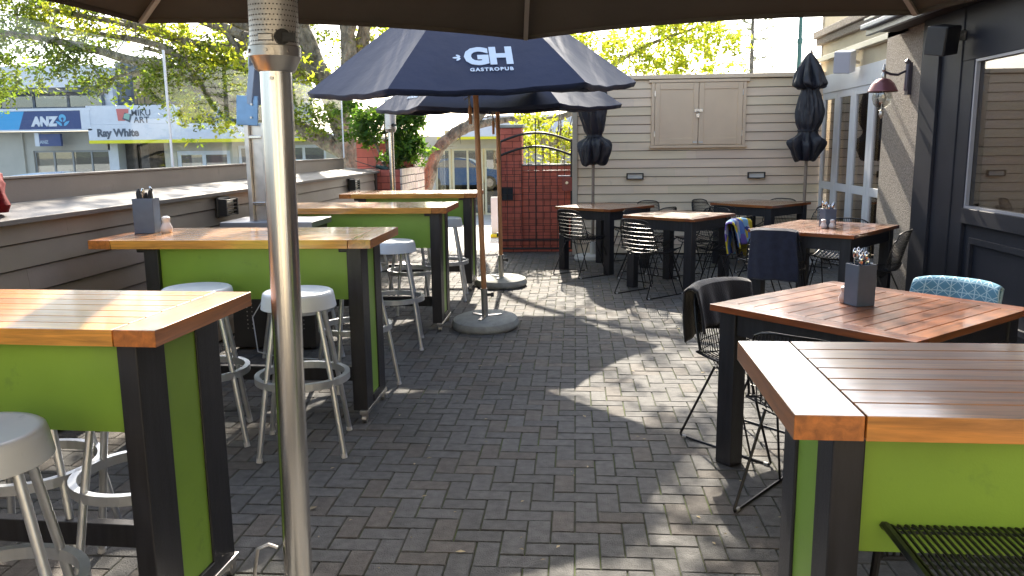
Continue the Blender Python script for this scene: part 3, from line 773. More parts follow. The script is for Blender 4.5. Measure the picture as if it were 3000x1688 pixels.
b.tube([(-.1, -.25, .7), (.0, -.3, .5), (-.12, -.34, .3), (-.05, -.45, .05), (.15, -.5, .02), (.5, -.52, .012)], .005, 6)
tag(b.build('power_cable', whitesp, None, loc=(-2.40, 6.42, 0)), 'thin white cable trailing from the dark cabinet to the paving', 'cable')

# ------------------------------------------------------------------ open navy parasols
def parasol(label, x, y, cxo, logo, lean, rot=0., zrim=2.09, zap=3.02):
    t = thing('parasol', label, 'parasol', (x, y, 0), group='open navy parasols with wooden poles', rot=lean)
    b = MB(); b.lathe([(.0, .0), (.27, .0), (.295, .02), (.30, .05), (.285, .085), (.25, .10), (.06, .105), (.0, .105)], 40)
    ba = b.build('base', concrete, t, smooth=True)
    b = MB(); b.lathe([(.029, .10), (.029, .36), (.0, .36)], 18)
    for a in (20, 140, 260):
        b.box(-.02, .15, -.018, .018, .104, .112, M=Matrix.Rotation(R(a), 4, 'Z'))
    b.build('socket', steeld, ba)
    b = MB(); b.tube([(.029, 0, .30), (.062, 0, .30)], .013, 10); b.tube([(.06, 0, .30), (.085, 0, .30)], .02, 10); b.build('screw_knob', blackp, ba)
    b = MB(); b.lathe([(.0, .3), (.0235, .3), (.0235, 2.98), (.01, 3.03), (0, 3.03)], 16); b.build('pole', polewood, t, smooth=True)
    Rr = 1.38; ang = [R(rot + 60 * k) for k in range(6)]
    b = MB(); nr, ns = 12, 12; facet = []
    for k in range(6):
        A = Vector((Rr * math.cos(ang[k]), Rr * math.sin(ang[k]), 0)); B_ = Vector((Rr * math.cos(ang[(k + 1) % 6]), Rr * math.sin(ang[(k + 1) % 6]), 0))
        rows = []
        for j in range(nr + 1):
            q = j / nr; row = []
            for i in range(ns + 1):
                s_ = i / ns; e = A + (B_ - A) * s_; sc = 4 * s_ * (1 - s_)
                z_ = zap + (zrim - zap) * q ** 1.06 - .045 * sc * q * (1 - .35 * q)
                wr = .006 * math.sin(s_ * 19 + k * 2 + q * 4) * q * q * sc
                e2 = e * (1 - .045 * sc * q * q)
                row.append((e2.x * q, e2.y * q, z_ + wr))
            rows.append(row)
        for j in range(nr):
            for i in range(ns): b.quad([rows[j][i], rows[j + 1][i], rows[j + 1][i + 1], rows[j][i + 1]])
        for i in range(ns):
            p, q_ = rows[nr][i], rows[nr][i + 1]; f1 = .985 + .006 * math.sin(i * 1.9); f2 = .985 + .006 * math.sin((i + 1) * 1.9)
            b.quad([p, (p[0] * f1, p[1] * f1, p[2] - .04), (q_[0] * f2, q_[1] * f2, q_[2] - .04), q_])
    cn = b.build('canopy', navy, t, smooth=True, solid=.003, weld=True)
    for k in range(6):
        A = Vector((Rr * math.cos(ang[k]), Rr * math.sin(ang[k]), 0)); b = MB()
        b.tube([(0, 0, zap - .06), (A.x * .97, A.y * .97, zrim + .012)], .011, 6); rb = b.build('rib', polewood, t)
        b = MB(); b.tube([(0, 0, zrim + .05), (A.x * .52, A.y * .52, zap + (zrim - zap) * .52 - .05)], .009, 6); b.build('strut', polewood, rb)
    b = MB(); b.lathe([(.0235, zrim), (.045, zrim), (.045, zrim + .07), (.0235, zrim + .07)], 16); b.build('runner', polewood, t)
    b = MB()
    b.tube([(-.03, -.02, zrim - .0), (-.05, -.04, zrim - .1), (-.03, -.045, zrim - .22), (-.055, -.035, zrim - .15), (-.06, -.02, zrim - .02)], .005, 6)
    b.tube([(.03, -.02, zrim - .04), (-.03, -.03, zrim - .06), (-.09, -.05, zrim - .10), (-.10, -.05, zrim - .05), (-.03, -.03, zrim - .03)], .0045, 6)
    b.build('cord', mat('cord_grey', (.35, .32, .28), .8), t)
    b = MB(); b.lathe([(0, zrim - .30), (.014, zrim - .30), (.016, zrim - .17), (.009, zrim - .15), (0, zrim - .15)], 10, cx=-.048, cy=-.05); b.build('toggle', polewood, t, smooth=True)
    # print on a panel: x' along the rim, y' up the slope
    for (k, full) in logo:
        a = ang[k] + R(30); nrm = Vector((math.cos(a), math.sin(a), 0)); ap = Rr * math.cos(R(30))
        tx = Vector((-math.sin(a), math.cos(a), 0)); up = (Vector((0, 0, zap)) - (nrm * ap + Vector((0, 0, zrim)))); ln = up.length; up.normalize()
        nn = tx.cross(up); 
        if nn.z < 0: nn = -nn
        tx = up.cross(nn)
        def MM(xx, s_):   # s_ distance up from the rim
            q = 1 - s_ / ln; zz = zap + (zrim - zap) * q ** 1.06 - .045 * q * (1 - .35 * q); rr_ = ap * q * (1 - .045 * q * q)
            o_ = nrm * rr_ + Vector((0, 0, zz)) + nn * .008 + tx * xx
            q2 = max(0, q - .08); z2 = zap + (zrim - zap) * q2 ** 1.06 - .045 * q2 * (1 - .35 * q2); r2_ = ap * q2 * (1 - .045 * q2 * q2)
            u_ = (nrm * (r2_ - rr_) + Vector((0, 0, z2 - zz))).normalized(); n_ = tx.cross(u_)
            return Matrix(((tx.x, u_.x, n_.x, o_.x), (tx.y, u_.y, n_.y, o_.y), (tx.z, u_.z, n_.z, o_.z), (0, 0, 0, 1)))
        text('logo_letters', 'GH', .245, printw, t, MM(full, .345), .0012, .013, .98)
        text('logo_word', 'GASTROPUB', .047, printw, t, MM(full + .01, .205), .0012, .0018, 1.25)
        for sx in (-1, 1):
            b = MB()
            for da in (-42, 0, 42):
                L_ = .055 if da == 0 else .04
                c_ = Vector((sx * .20 , 0, 0)); d_ = Vector((sx * math.cos(R(da)), math.sin(R(da)), 0)); pr = Vector((-d_.y, d_.x, 0))
                pts_ = []
                for q in range(10):
                    an = 2 * math.pi * q / 10; pts_.append(c_ + d_ * (.008 + L_ * .5 * (1 + math.cos(an))) + pr * (.010 * math.sin(an)))
                Mx = MM(full, .345); b.quad([Mx @ p for p in pts_])
            b.build('logo_sprig', printw, t)
    return t
parasol('open navy parasol with the pub name facing the camera', -.80, 7.10, 0, [(4, .04)], (R(3.6), R(-1.0), 0), rot=11)
parasol('second open navy parasol behind the lettered one', -.855, 9.31, 0, [(3, 0), (4, .0)], (R(1.5), R(-.3), 0), rot=1, zrim=2.03, zap=2.9)

# ------------------------------------------------------------------ folded parasols
def folded(label, x, y, prof, seed, poletop, lean=0.):  # profile: (radius, height) from hem to tip
    rnd = random.Random(seed); ph = rnd.uniform(0, 6)
    t = thing('folded_parasol', label, 'parasol', (x, y, 0), group='folded parasols tied shut by the far wall', rot=(0, lean, 0))
    b = MB(); b.lathe([(.0, .0), (.25, .0), (.265, .03), (.25, .07), (.04, .08), (.04, .26), (0, .26)], 28); b.build('base', mat('white_base', (.55, .56, .55), .5), t, smooth=True)
    b = MB(); b.lathe([(0, .2), (.021, .2), (.021, poletop), (.008, poletop + .04), (0, poletop + .04)], 14); b.build('pole', mat('pole_grey', (.24, .19, .15), .5), t, smooth=True)
    b = MB(); n = 96
    def cat(P, sub=7):
        out = []
        for i in range(len(P) - 1):
            p0, p1, p2, p3 = [Vector(P[max(0, min(len(P) - 1, q))]) for q in (i - 1, i, i + 1, i + 2)]
            for k in range(sub):
                t_ = k / sub; out.append(.5 * ((2 * p1) + (p2 - p0) * t_ + (2 * p0 - 5 * p1 + 4 * p2 - p3) * t_ * t_ + (3 * p1 - p0 - 3 * p2 + p3) * t_ ** 3))
        out.append(Vector(P[-1])); return out
    PP = cat(prof); m_ = len(PP); rmax = max(q.x for q in PP); z0_ = PP[0].y
    for q in PP:
        r_, z_ = max(q.x, .012), q.y; loose = min(1, max(0, (r_ - .07) / .10))
        for e in range(n):
            a = 2 * math.pi * e / n; tw = z_ * 2.2
            fo = .20 * abs(math.sin(4 * a + ph + tw * .5)) ** .7 - .12 + .07 * math.sin(9 * a - tw * 1.7 + ph) + .04 * math.sin(17 * a + z_ * 11) + .05 * math.sin(2 * a + z_ * 6 + ph)
            rr_ = r_ * (1 + fo * (.5 + loose)); dz = .045 * math.sin(3 * a + ph) * loose * math.exp(-(z_ - z0_) * 2.5) + .02 * math.sin(5 * a + z_ * 8) * loose
            b.v.append((rr_ * math.cos(a) + .018 * math.sin(z_ * 5 + ph), rr_ * math.sin(a), z_ + dz))
    for a_ in range(m_ - 1):
        for e in range(n):
            e2 = (e + 1) % n; b.f.append((a_ * n + e, a_ * n + e2, (a_ + 1) * n + e2, (a_ + 1) * n + e)); b.m.append(0); b.c.append((1, 1, 1))
    b.build('canopy', navyd, t, smooth=True)
    zt_ = min(prof, key=lambda p: p[0] if 1.4 < p[1] < 2.2 else 9)[1]; rt = min(p[0] for p in prof if 1.4 < p[1] < 2.2)
    b = MB(); b.tube([((rt + .02) * math.cos(R(20 * q)), (rt + .02) * math.sin(R(20 * q)), zt_) for q in range(18)], .008, 6, closed=True); b.build('tie', navyd, t)
    return t
folded('folded dark parasol beside the red gate', .245, 11.45, [(.03, 1.33), (.13, 1.34), (.17, 1.42), (.195, 1.55), (.18, 1.63), (.10, 1.71), (.13, 1.80), (.165, 1.95), (.18, 2.15), (.16, 2.35), (.07, 2.5), (.03, 2.52)], 2, 2.52)
folded('folded dark parasol by the white windows, taller with a flared cap', 3.05, 11.20, [(.02, 1.36), (.12, 1.37), (.16, 1.45), (.205, 1.60), (.13, 1.68), (.11, 1.75), (.145, 1.86), (.155, 2.0), (.13, 2.18), (.11, 2.28), (.205, 2.33), (.165, 2.48), (.08, 2.66), (.02, 2.74)], 5, 2.74)

# ------------------------------------------------------------------ far wall
t = thing('clapboard_wall', 'tall taupe clapboard wall closing the far end of the patio', 'wall', (1.7, 12.05, 0))
b = MB(); weather(b, 'x', 12.0, .03, 3.47, .02, 20, .1235, tilt=.014); kid(b, 'cladding', board, t)
b = MB(); b.box(.0, 3.47, 12.022, 12.12, 0, 2.50); kid(b, 'wall_core', mat('gap_taupe', (.10, .085, .07), .8), t)
b = MB(); b.box(-.045, .028, 11.965, 12.10, 0, 2.50); kid(b, 'corner_board', mat('taupe_trim', (.46, .41, .34), .55, var=.05), t, bevel=.004)
b = MB(); b.box(-.03, 3.47, 11.94, 12.15, 2.502, 2.56); kid(b, 'capping', board, t, bevel=.005)
t = thing('wall_cupboard', 'double door cupboard with padlock set in the clapboard wall', 'cupboard', (1.735, 11.97, 2.02))
b = MB()
b.box(-.70, .70, -.03, .03, .43, .47); b.box(-.66, -.615, -.02, .03, -.44, .428); b.box(.615, .66, -.02, .03, -.44, .428); b.box(-.68, .68, -.035, .03, -.48, -.442)
b.build('frame', cuprd, t, bevel=.004)
for s_ in (-1, 1):
    b = MB(); x0, x1 = (-.61, -.004) if s_ < 0 else (.004, .61)
    b.box(x0, x1, -.012, .02, -.435, .425); d = b.build('door', cuprd, t, bevel=.003)
    b = MB(); b.box(x0, x0 + .07, -.024, -.0125, -.435, .425); b.box(x1 - .07, x1, -.024, -.0125, -.435, .425); b.box(x0 + .0705, x1 - .0705, -.024, -.0125, .335, .425); b.box(x0 + .0705, x1 - .0705, -.024, -.0125, -.435, -.345)
    b.build('door_frame', cuprd, d, bevel=.003)
    for z_ in (-.28, .28):
        b = MB(); b.box(s_ * .612 - .008, s_ * .612 + .008, -.03, -.02, z_ - .04, z_ + .04); b.build('hinge', steeld, d, bevel=.002)
b = MB(); b.box(-.06, .06, -.038, -.026, .02, .06); b.box(-.035, .01, -.06, -.038, -.06, -.005); b.tube([(-.028, -.05, -.005), (-.028, -.05, .03), (.003, -.05, .03), (.003, -.05, -.005)], .005, 6)
b.build('padlock', steeld, t, bevel=.002)
b = MB(); b.box(-.07, -.01, -.034, -.026, -.41, -.39); b.box(.01, .07, -.034, -.026, -.41, -.39); b.build('bolt', frost, t)
for k, x in enumerate((.857, 2.572)):
    t = thing('wall_light', ('left of the two rectangular brick lights on the clapboard wall', 'right of the two rectangular brick lights on the clapboard wall')[k], 'wall light', (x, 11.98, 1.145), group='rectangular lights on the far wall')
    b = MB(); b.box(-.122, .122, -.05, .0, .032, .045); b.box(-.122, .122, -.05, 0, -.045, -.032); b.box(-.122, -.105, -.05, 0, -.0318, .0318); b.box(.105, .122, -.05, 0, -.0318, .0318); b.build('frame', blackp, t, bevel=.003)
    b = MB(); b.box(-.104, .104, -.03, -.005, -.031, .031); b.build('lens', frost, t)

# ------------------------------------------------------------------ brick walls and gate
def bricks(b, x0, x1, y0, y1, z0, z1, bl=.22, bh=.075, mt=.008, m=0, soldier=False):
    """bricks as proud faces on the four sides of a core"""
    b.box(x0 + .006, x1 - .006, y0 + .006, y1 - .006, z0, z1 - .002, 1)
    nz = max(1, round((z1 - z0) / bh)); h = (z1 - z0) / nz
    for j in range(nz):
        z = z0 + j * h; off = (j % 2) * bl / 2
        for side in range(4):
            a0, a1 = (x0, x1) if side < 2 else (y0 + .006, y1 - .006)
            p = a0 - off
            while p < a1:
                q0, q1 = max(a0, p + mt / 2), min(a1, p + bl - mt / 2)
                if q1 - q0 > .02:
                    c = jit(.10)
                    if side == 0: b.box(q0, q1, y0, y0 + .02, z + mt / 2, z + h - mt / 2, m, c)
                    elif side == 1: b.box(q0, q1, y1 - .02, y1, z + mt / 2, z + h - mt / 2, m, c)
                    elif side == 2: b.box(x0, x0 + .02, q0, q1, z + mt / 2, z + h - mt / 2, m, c)
                    else: b.box(x1 - .02, x1, q0, q1, z + mt / 2, z + h - mt / 2, m, c)
                p += bl
t = thing('brick_pillar', 'red painted brick pillar with a side coloured pale for sunlight at the end of the left wall', 'pillar', (-2.6, 12.4, 0))
b = MB(); bricks(b, -3.35, -2.62, 12.14, 13.2, 0, 1.27, bh=.1); kid(b, 'low_block', [brickp, mortar], t)
b = MB(); bricks(b, -3.55, -2.62, 13.21, 14.0, 0, 1.73, bh=.15, bl=.36); kid(b, 'upper_block', [brickp, mortar], t)
mg = mat('mortar_grey', (.10, .08, .07), .9)
b = MB(); bricks(b, -2.619, -2.59, 12.145, 13.2, 0, 1.285, bl=.18, bh=.118, mt=.014); bricks(b, -2.619, -2.59, 13.2, 14.0, 0, 1.74, bl=.18, bh=.118, mt=.014); kid(b, 'sun_tinted_face', [brickw, mg], t)  # side the sun lamp misses, coloured as if sunlit
t = thing('brick_wall', 'red painted brick wall with a tall pier behind the iron gate', 'wall', (-.5, 12.5, 0))
b = MB(); bricks(b, -1.16, -.80, 12.32, 12.72, 0, 1.86, bh=.1); kid(b, 'pier', [brickp, mortar], t)
b = MB(); b.box(-1.19, -.77, 12.29, 12.75, 1.862, 1.91); kid(b, 'pier_cap', concrete, t, bevel=.01)
b = MB(); bricks(b, -.799, .02, 12.36, 12.6, 0, 1.30, bh=.1); kid(b, 'low_part', [brickp, mortar], t)
b = MB(); b.box(-.80, .02, 12.34, 12.62, 1.302, 1.325); kid(b, 'coping', concrete, t, bevel=.005)
iron = mat('black_iron', (.02, .018, .018), .5, bump=.2, bscale=60)
t = thing('iron_gate', 'arched black iron grid gate standing in front of the red brick wall', 'gate', (-.60, 12.2, 0))
b = MB(); gx0, gx1 = -.52, .545
def arch(z, lift): return [(gx0 + (gx1 - gx0) * q / 14, 0, z + lift * math.sin(math.pi * q / 14)) for q in range(15)]
b.tube([(gx0, 0, .06), (gx0, 0, 1.66)], .024, 8); b.tube([(gx1, 0, .06), (gx1, 0, 1.68)], .018, 8); b.tube([(gx0, 0, .07), (gx1, 0, .07)], .016, 8); b.tube([(gx0, 0, .2), (gx1, 0, .2)], .012, 8)
b.tube(arch(1.655, .13), .018, 8); b.tube(arch(1.455, .13), .018, 8)
b.build('frame', iron, t)
b = MB()
nb = 10
for k in range(1, nb):
    x = gx0 + (gx1 - gx0) * k / nb; b.tube([(x, 0, .07), (x, 0, 1.455 + .13 * math.sin(math.pi * k / nb))], .0052 if k != 5 else .010, 6)
b.tube([(gx0 + (gx1 - gx0) * .5, 0, 1.58), (gx0 + (gx1 - gx0) * .5, 0, 1.98)], .009, 6)
for k in range(1, 15):
    z = .09 + k * .088; b.tube([(gx0, .008, z), (gx1, .008, z)], .0034, 5)
b.build('grid', iron, t)
b = MB(); b.box(gx1 - .14, gx1 + .005, -.02, .02, .93, 1.13); b.build('lock_box', mat('lock_red', (.28, .07, .06), .5), t, bevel=.004)
b = MB(); b.tube([(gx1 - .07, -.045, 1.05), (gx1 - .07, -.018, 1.05)], .022, 12); b.tube([(gx1 - .20, -.03, 1.15), (gx1 - .02, -.03, 1.15)], .010, 8); b.build('latch', steeld, t)
b = MB(); b.box(-.06, -.02, -.02, .02, .25, .31, M=Matrix.Translation((gx0, 0, 0))); b.box(-.06, -.02, -.02, .02, 1.35, 1.41, M=Matrix.Translation((gx0, 0, 0))); b.build('hinge', iron, t)
b = MB(); b.box(gx0 + .02, gx0 + .19, .014, .03, .80, .99); b.build('name_plate', pilm, t)

# ------------------------------------------------------------------ pub building on the right
t = thing('pub_building', 'pub side wall with pebbledash pier, charcoal shopfront and white folding windows', 'building', (3.5, 8, 0))
b = MB(); b.box(3.36, 3.80, 8.33, 9.42, 0, 3.3); kid(b, 'pebbledash_pier', pebble, t)
b = MB(); b.box(3.455, 3.8, 9.42, 12.12, 2.36, 3.6); kid(b, 'upper_wall', creamw, t)
b = MB(); b.box(-3.4, 4.6, -4.3, -4.0, 0, 3.9); kid(b, 'unseen_bounce_wall', creamw, t)  # unseen wall behind the camera, added for reflections and warm bounce light
b = MB(); b.box(-1.9, -.9, -3.998, -3.95, 0, 2.1); b.box(.6, 2.4, -3.998, -3.95, .8, 2.1); kid(b, 'unseen_wall_openings', pilm, t, bevel=.01)  # dark openings on the same unseen added wall
b = MB(); b.box(3.30, 3.81, 7.50, 8.329, 0, 2.72); kid(b, 'charcoal_pier', pilm, t, bevel=.006)
b = MB(); b.box(3.27, 3.30, 7.88, 8.26, 0, 2.62); kid(b, 'pier_board', pilm, t, bevel=.004)
b = MB(); b.box(3.08, 3.9, -1.5, 9.12, 2.722, 2.76); kid(b, 'soffit', mat('soffit_dark', (.03, .026, .025), .7, var=.2), t)
b = MB(); b.box(3.03, 3.078, -1.5, 9.13, 2.69, 2.80); kid(b, 'fascia', gutterm, t, bevel=.004)
b = MB(); b.box(2.97, 3.029, -1.5, 9.14, 2.745, 2.80); kid(b, 'gutter', mat('gutter_blue', (.22, .26, .32), .35), t, bevel=.012)
b = MB(); b.box(3.0, 3.6, -1.5, 9.12, 2.84, 2.86); kid(b, 'roof_edge', mat('flashing', (.6, .58, .5), .4), t)
# shopfront window
b = MB()
b.box(3.31, 3.40, -1.5, 7.499, 2.265, 2.72); b.box(3.31, 3.40, 7.28, 7.499, .0, 2.264); b.box(3.30, 3.40, -1.5, 7.279, .90, 1.03); b.box(3.345, 3.40, -1.5, 7.279, 0.0, .899)
kid(b, 'shopfront_frame', pilm, t, bevel=.005)
b = MB()
for y0, y1 in ((6.1, 7.15), (4.8, 5.95), (3.4, 4.65)):
    for q in ((y0, y1, .14, .19), (y0, y1, .74, .79), (y0, y0 + .05, .1901, .7399), (y1 - .05, y1, .1901, .7399)): b.box(3.315, 3.344, q[0], q[1], q[2], q[3])
kid(b, 'dado_panels', pilm, t, bevel=.003)
b = MB(); b.box(3.318, 3.35, 4.5, 7.279, 1.031, 1.05); b.box(3.318, 3.35, 7.255, 7.279, 1.051, 2.24); b.box(3.318, 3.35, 4.5, 7.279, 2.241, 2.264); kid(b, 'window_bead', mat('bead_grey', (.34, .34, .37), .4), t)
b = MB(); b.box(3.352, 3.358, -1.5, 7.254, 1.051, 2.24); kid(b, 'window_pane', glassT, t)
b = MB()
for q in range(9): b.box(3.425 + .004 * (q % 2), 3.432 + .004 * (q % 2), -1.5 + q * 1.0, -.505 + q * 1.0 - (.25 if q == 8 else 0), 1.03, 2.262)
kid(b, 'reflection_sheet', mat('reflected_tan', (.42, .335, .26), .8, var=.06, vscale=1.5), t)  # sheet added behind the glass; its tan stands in for the far wall's reflection
b = MB(); b.quad([(4.6, -1.5, .2), (4.6, 7.8, .2), (4.6, 7.8, 2.7), (4.6, -1.5, 2.7)]); b.quad([(3.45, 7.45, .2), (4.6, 7.45, .2), (4.6, 7.45, 2.7), (3.45, 7.45, 2.7)]); b.quad([(3.42, -1.5, .2), (3.42, 7.8, .2), (4.6, 7.8, .2), (4.6, -1.5, .2)]); b.quad([(3.42, -1.5, 2.71), (3.42, 7.8, 2.71), (4.6, 7.8, 2.71), (4.6, -1.5, 2.71)]); kid(b, 'room_inside', intr, t)
# white folding windows
y0, y1 = 9.425, 11.98; ys = [y0 + (y1 - y0) * k / 4 for k in range(5)]
b = MB(); b.box(3.44, 3.50, y0, y1, 2.262, 2.50); kid(b, 'window_head', whitew, t, bevel=.003)
b = MB(); b.box(3.445, 3.50, y0, y1, .0, .10); kid(b, 'window_sill', whitew, t, bevel=.003)
for k in range(4):
    a_, c_ = ys[k] + .004, ys[k + 1] - .004
    b = MB(); b.box(3.45, 3.49, a_, a_ + .10, .101, 2.26); b.box(3.45, 3.49, c_ - .10, c_, .101, 2.26)
    for z0, z1 in ((.101, .20), (.96, 1.06), (2.17, 2.26)): b.box(3.452, 3.49, a_ + .1002, c_ - .1002, z0, z1)
    wf = kid(b, 'window', whitew, t, bevel=.003)
    b = MB(); b.box(3.468, 3.472, a_ + .07, c_ - .07, .19, 2.18); o = b.build('pane', glassR, wf)
b = MB()
for q, (ya, yb) in enumerate(((9.55, 9.80), (10.12, 10.30), (10.78, 11.02), (11.38, 11.55))): b.box(3.56, 3.58, ya, yb, .12, 2.24)
kid(b, 'curtain', mat('reflected_cream', (.66, .55, .36), .8, var=.15, vscale=8, stretch=(1, 6, .3)), t)  # strips added behind the panes; their cream stands in for reflections
b = MB()
for ya, yb in ((9.82, 9.90), (11.10, 11.22)): b.box(3.60, 3.61, ya, yb, 1.1, 2.2)
kid(b, 'pink_reflection', mat('reflected_pink', (.55, .24, .22), .7), t)  # pink strips added in place of colours reflected in the panes
b = MB(); b.box(4.4, 4.5, 9.3, 12.1, 0, 2.7); b.box(3.6, 4.4, 12.0, 12.1, 0, 2.7); kid(b, 'back_room', intr, t)
# gutter and cornice over the windows
b = MB(); b.box(3.375, 3.454, 8.84, 12.12, 2.69, 2.70); b.box(3.36, 3.375, 8.84, 12.12, 2.69, 2.755); kid(b, 'white_gutter', mat('gutter_cream', (.62, .58, .48), .4), t, bevel=.004)
b = MB(); b.box(3.38, 3.454, 8.9, 12.2, 2.93, 3.02); b.box(3.34, 3.454, 8.9, 12.24, 3.021, 3.12); b.box(3.45, 3.8, 12.122, 12.2, 2.4, 3.6); kid(b, 'cornice', pebble, t, bevel=.01)

# speakers
t = thing('loudspeaker', 'black loudspeaker on a bracket under the eave of the charcoal shopfront', 'speaker', (3.10, 7.45, 2.44), rot=(R(8), R(10), R(-52)))
b = MB(); b.box(-.09, .09, -.08, .13, -.12, .12); b.build('cabinet', blackp, t, bevel=.012)
b = MB(); b.box(-.085, .085, -.095, -.081, -.115, .115); b.build('grille', mat('grille_grey', (.05, .05, .05), .7, bump=.5, bscale=400), t, bevel=.006)
b = MB(); b.tube([(.03, .1, .02), (.08, .18, .04)], .02, 10); b.box(.06, .11, .17, .21, -.01, .07); b.build('bracket', steeld, t)
t = thing('loudspeaker', 'white loudspeaker on the cream wall above the white windows', 'speaker', (3.24, 10.45, 2.55), rot=(R(10), R(4), R(-35)))
b = MB(); b.box(-.10, .10, -.09, .12, -.13, .13); b.build('cabinet', whitesp, t, bevel=.015)
b = MB(); b.box(-.095, .095, -.105, -.091, -.125, .125); b.build('grille', mat('grille_pale', (.42, .43, .5), .6), t, bevel=.006)
b = MB(); b.tube([(.02, .12, .0), (.10, .22, -.03)], .02, 10); b.tube([(.05, .16, 0), (.1, .2, .12), (.12, .24, .2)], .004, 6); b.build('bracket', steeld, t)
# lantern
t = thing('wall_lantern', 'copper shaded glass lantern on a scrolled bracket on the pebbledash pier', 'lantern', (3.095, 8.72, 2.03)); t.scale = (1.38, 1.38, 1.38)
b = MB(); b.lathe([(.105, .045), (.10, .052), (.078, .10), (.05, .128), (.022, .14), (0, .14)], 28); b.build('shade', mauve, t, smooth=True, solid=.004)
b = MB(); b.lathe([(.0, -.075), (.03, -.07), (.058, -.045), (.070, .0), (.062, .048)], 24); b.build('globe', glassB, t, smooth=True)
b = MB(); b.lathe([(0, -.035), (.018, -.028), (.028, 0), (.018, .03), (0, .045)], 14); b.build('bulb', mat('bulb_white', (.75, .74, .68), .3), t, smooth=True)
b = MB(); b.lathe([(0, .14), (.014, .14), (.018, .165), (.009, .185), (.016, .2), (.008, .22), (.008, .235), (0, .245)], 14); b.tube([(0, 0, .10), (0, 0, -.09)], .005, 6); b.lathe([(0, -.15), (.008, -.14), (.018, -.115), (.012, -.095), (.02, -.09), (0, -.08)], 14); b.build('finial', steeld, t, smooth=True)
b = MB(); b.tube([(0, .0, .19), (.05, .0, .17), (.10, 0, .165), (.17, 0, .20)], .010, 8); b.tube([(.17, 0, .24), (.165, 0, .05)], .018, 10); b.box(.165, .19, -.03, .03, .02, .25); b.lathe([(0, .24), (.02, .245), (.022, .26), (0, .28)], 12, cx=.165); b.build('bracket', mat('bronze', (.09, .08, .10), .35, metal=.6), t, smooth=True)

# ------------------------------------------------------------------ table things
def caddy(label, x, y, z, rz, sx, sy, h, kind):
    t = thing('cutlery_caddy', label, 'caddy', (x, y, z), R(rz), 'grey cutlery caddies on tables')
    b = MB(); w_ = .004
    b.box(-sx, sx, -sy, -sy + w_, 0, h); b.box(-sx, sx, sy - w_, sy, 0, h); b.box(-sx, -sx + w_, -sy + w_, sy - w_, 0, h); b.box(sx - w_, sx, -sy + w_, sy - w_, 0, h); b.box(-sx + w_, sx - w_, -sy + w_, sy - w_, 0, .005)
    b.build('box', greyp, t, bevel=.002)
    rnd = random.Random(kind)
    for k in range(9):
        px, py = rnd.uniform(-sx * .7, sx * .7), rnd.uniform(-sy * .7, sy * .7); lx, ly = rnd.uniform(-.02, .02), rnd.uniform(-.02, .02); hh = h + rnd.uniform(.035, .085)
        b = MB()
        if kind == 1:
            b.tube([(px, py, h * .4), (px + lx, py + ly, hh - .02), (px + lx * 1.2, py + ly * 1.2, hh)], [.013, .012, .005], 6); b.build('knife', blackp if k % 4 else chrome, t, smooth=True)
        else:
            b.tube([(px, py, .02), (px + lx, py + ly, hh - .045)], .003, 6)
            p = Vector((px + lx, py + ly, hh - .03)); b.lathe([(0, p.z - .026), (.007, p.z - .02), (.011, p.z), (.009, p.z + .015), (0, p.z + .024)], 10, cx=p.x, cy=p.y)
            b.build('spoon' if k % 2 else 'fork', chrome, t, smooth=True)
    return t
caddy('grey caddy full of black handled cutlery on the left bar table', -2.665, 4.90, 1.091, 8, .062, .06, .215, 1)
caddy('grey caddy with steel cutlery on the nearest dining table', 1.372, 4.00, .821, 20, .05, .05, .20, 2)
caddy('small grey caddy with cutlery on the table by the white windows', 2.34, 7.78, .821, 12, .055, .055, .17, 3)
def shaker(label, x, y, z, m=salt, s=1.):
    b = MB(); b.lathe([(0, 0), (.022, 0), (.027, .008), (.029, .025), (.02, .045), (.017, .055), (.022, .066), (.02, .076), (.01, .082), (0, .083)], 20)
    b.v = [(a * s, c * s, e * s) for a, c, e in b.v]
    o = b.build('salt_shaker', m, None, smooth=True, loc=(x, y, z)); tag(o, label, 'shaker', 'salt and pepper shakers'); return o
shaker('white shaker beside the caddy on the left bar table', -2.545, 4.90, 1.091, s=1.25)
shaker('pinkish shaker left of the caddy on the nearest dining table', 1.322, 4.055, .821, mat('shaker_pink', (.62, .52, .50), .3))
shaker('left one of two white shakers by the small grey caddy', 2.27, 7.66, .821)
shaker('right one of two white shakers by the small grey caddy', 2.345, 7.655, .821)

# red garment on the shelf at the photo edge
b = MB(); n = 40
def lump(a, z): return 1 + .12 * math.sin(3 * a + z * 20) + .06 * math.sin(7 * a + z * 31)
b.lathe([(.0, 0), (.14, .0), (.16, .04), (.15, .10), (.165, .15), (.14, .20), (.08, .235), (0, .245)], n, fn=lump)
tag(b.build('jacket', redc, None, smooth=True, loc=(-3.14, 4.05, 1.285)), 'bundled red jacket on the wall shelf at the left edge', 'jacket')
# spotlight on pillar
t = thing('garden_spotlight', 'small dark green spotlight clipped on top of the low brick pillar', 'spotlight', (-2.98, 12.2, 1.275), rot=(0, R(20), 0))
b = MB(); b.lathe([(0, -.02), (.025, -.015), (.03, .02), (.045, .08), (.045, .10), (0, .10)], 16); b.v = [(z * 1.6, y, x + .045) for x, y, z in b.v]; b.build('lamp_head', spot, t, smooth=True)
b = MB(); b.tube([(0, 0, 0), (0, 0, .04)], .008, 8); b.tube([(-.35, 0, .01), (-.15, 0, .018), (0, 0, .02)], .006, 6); b.build('stake', spot, t)

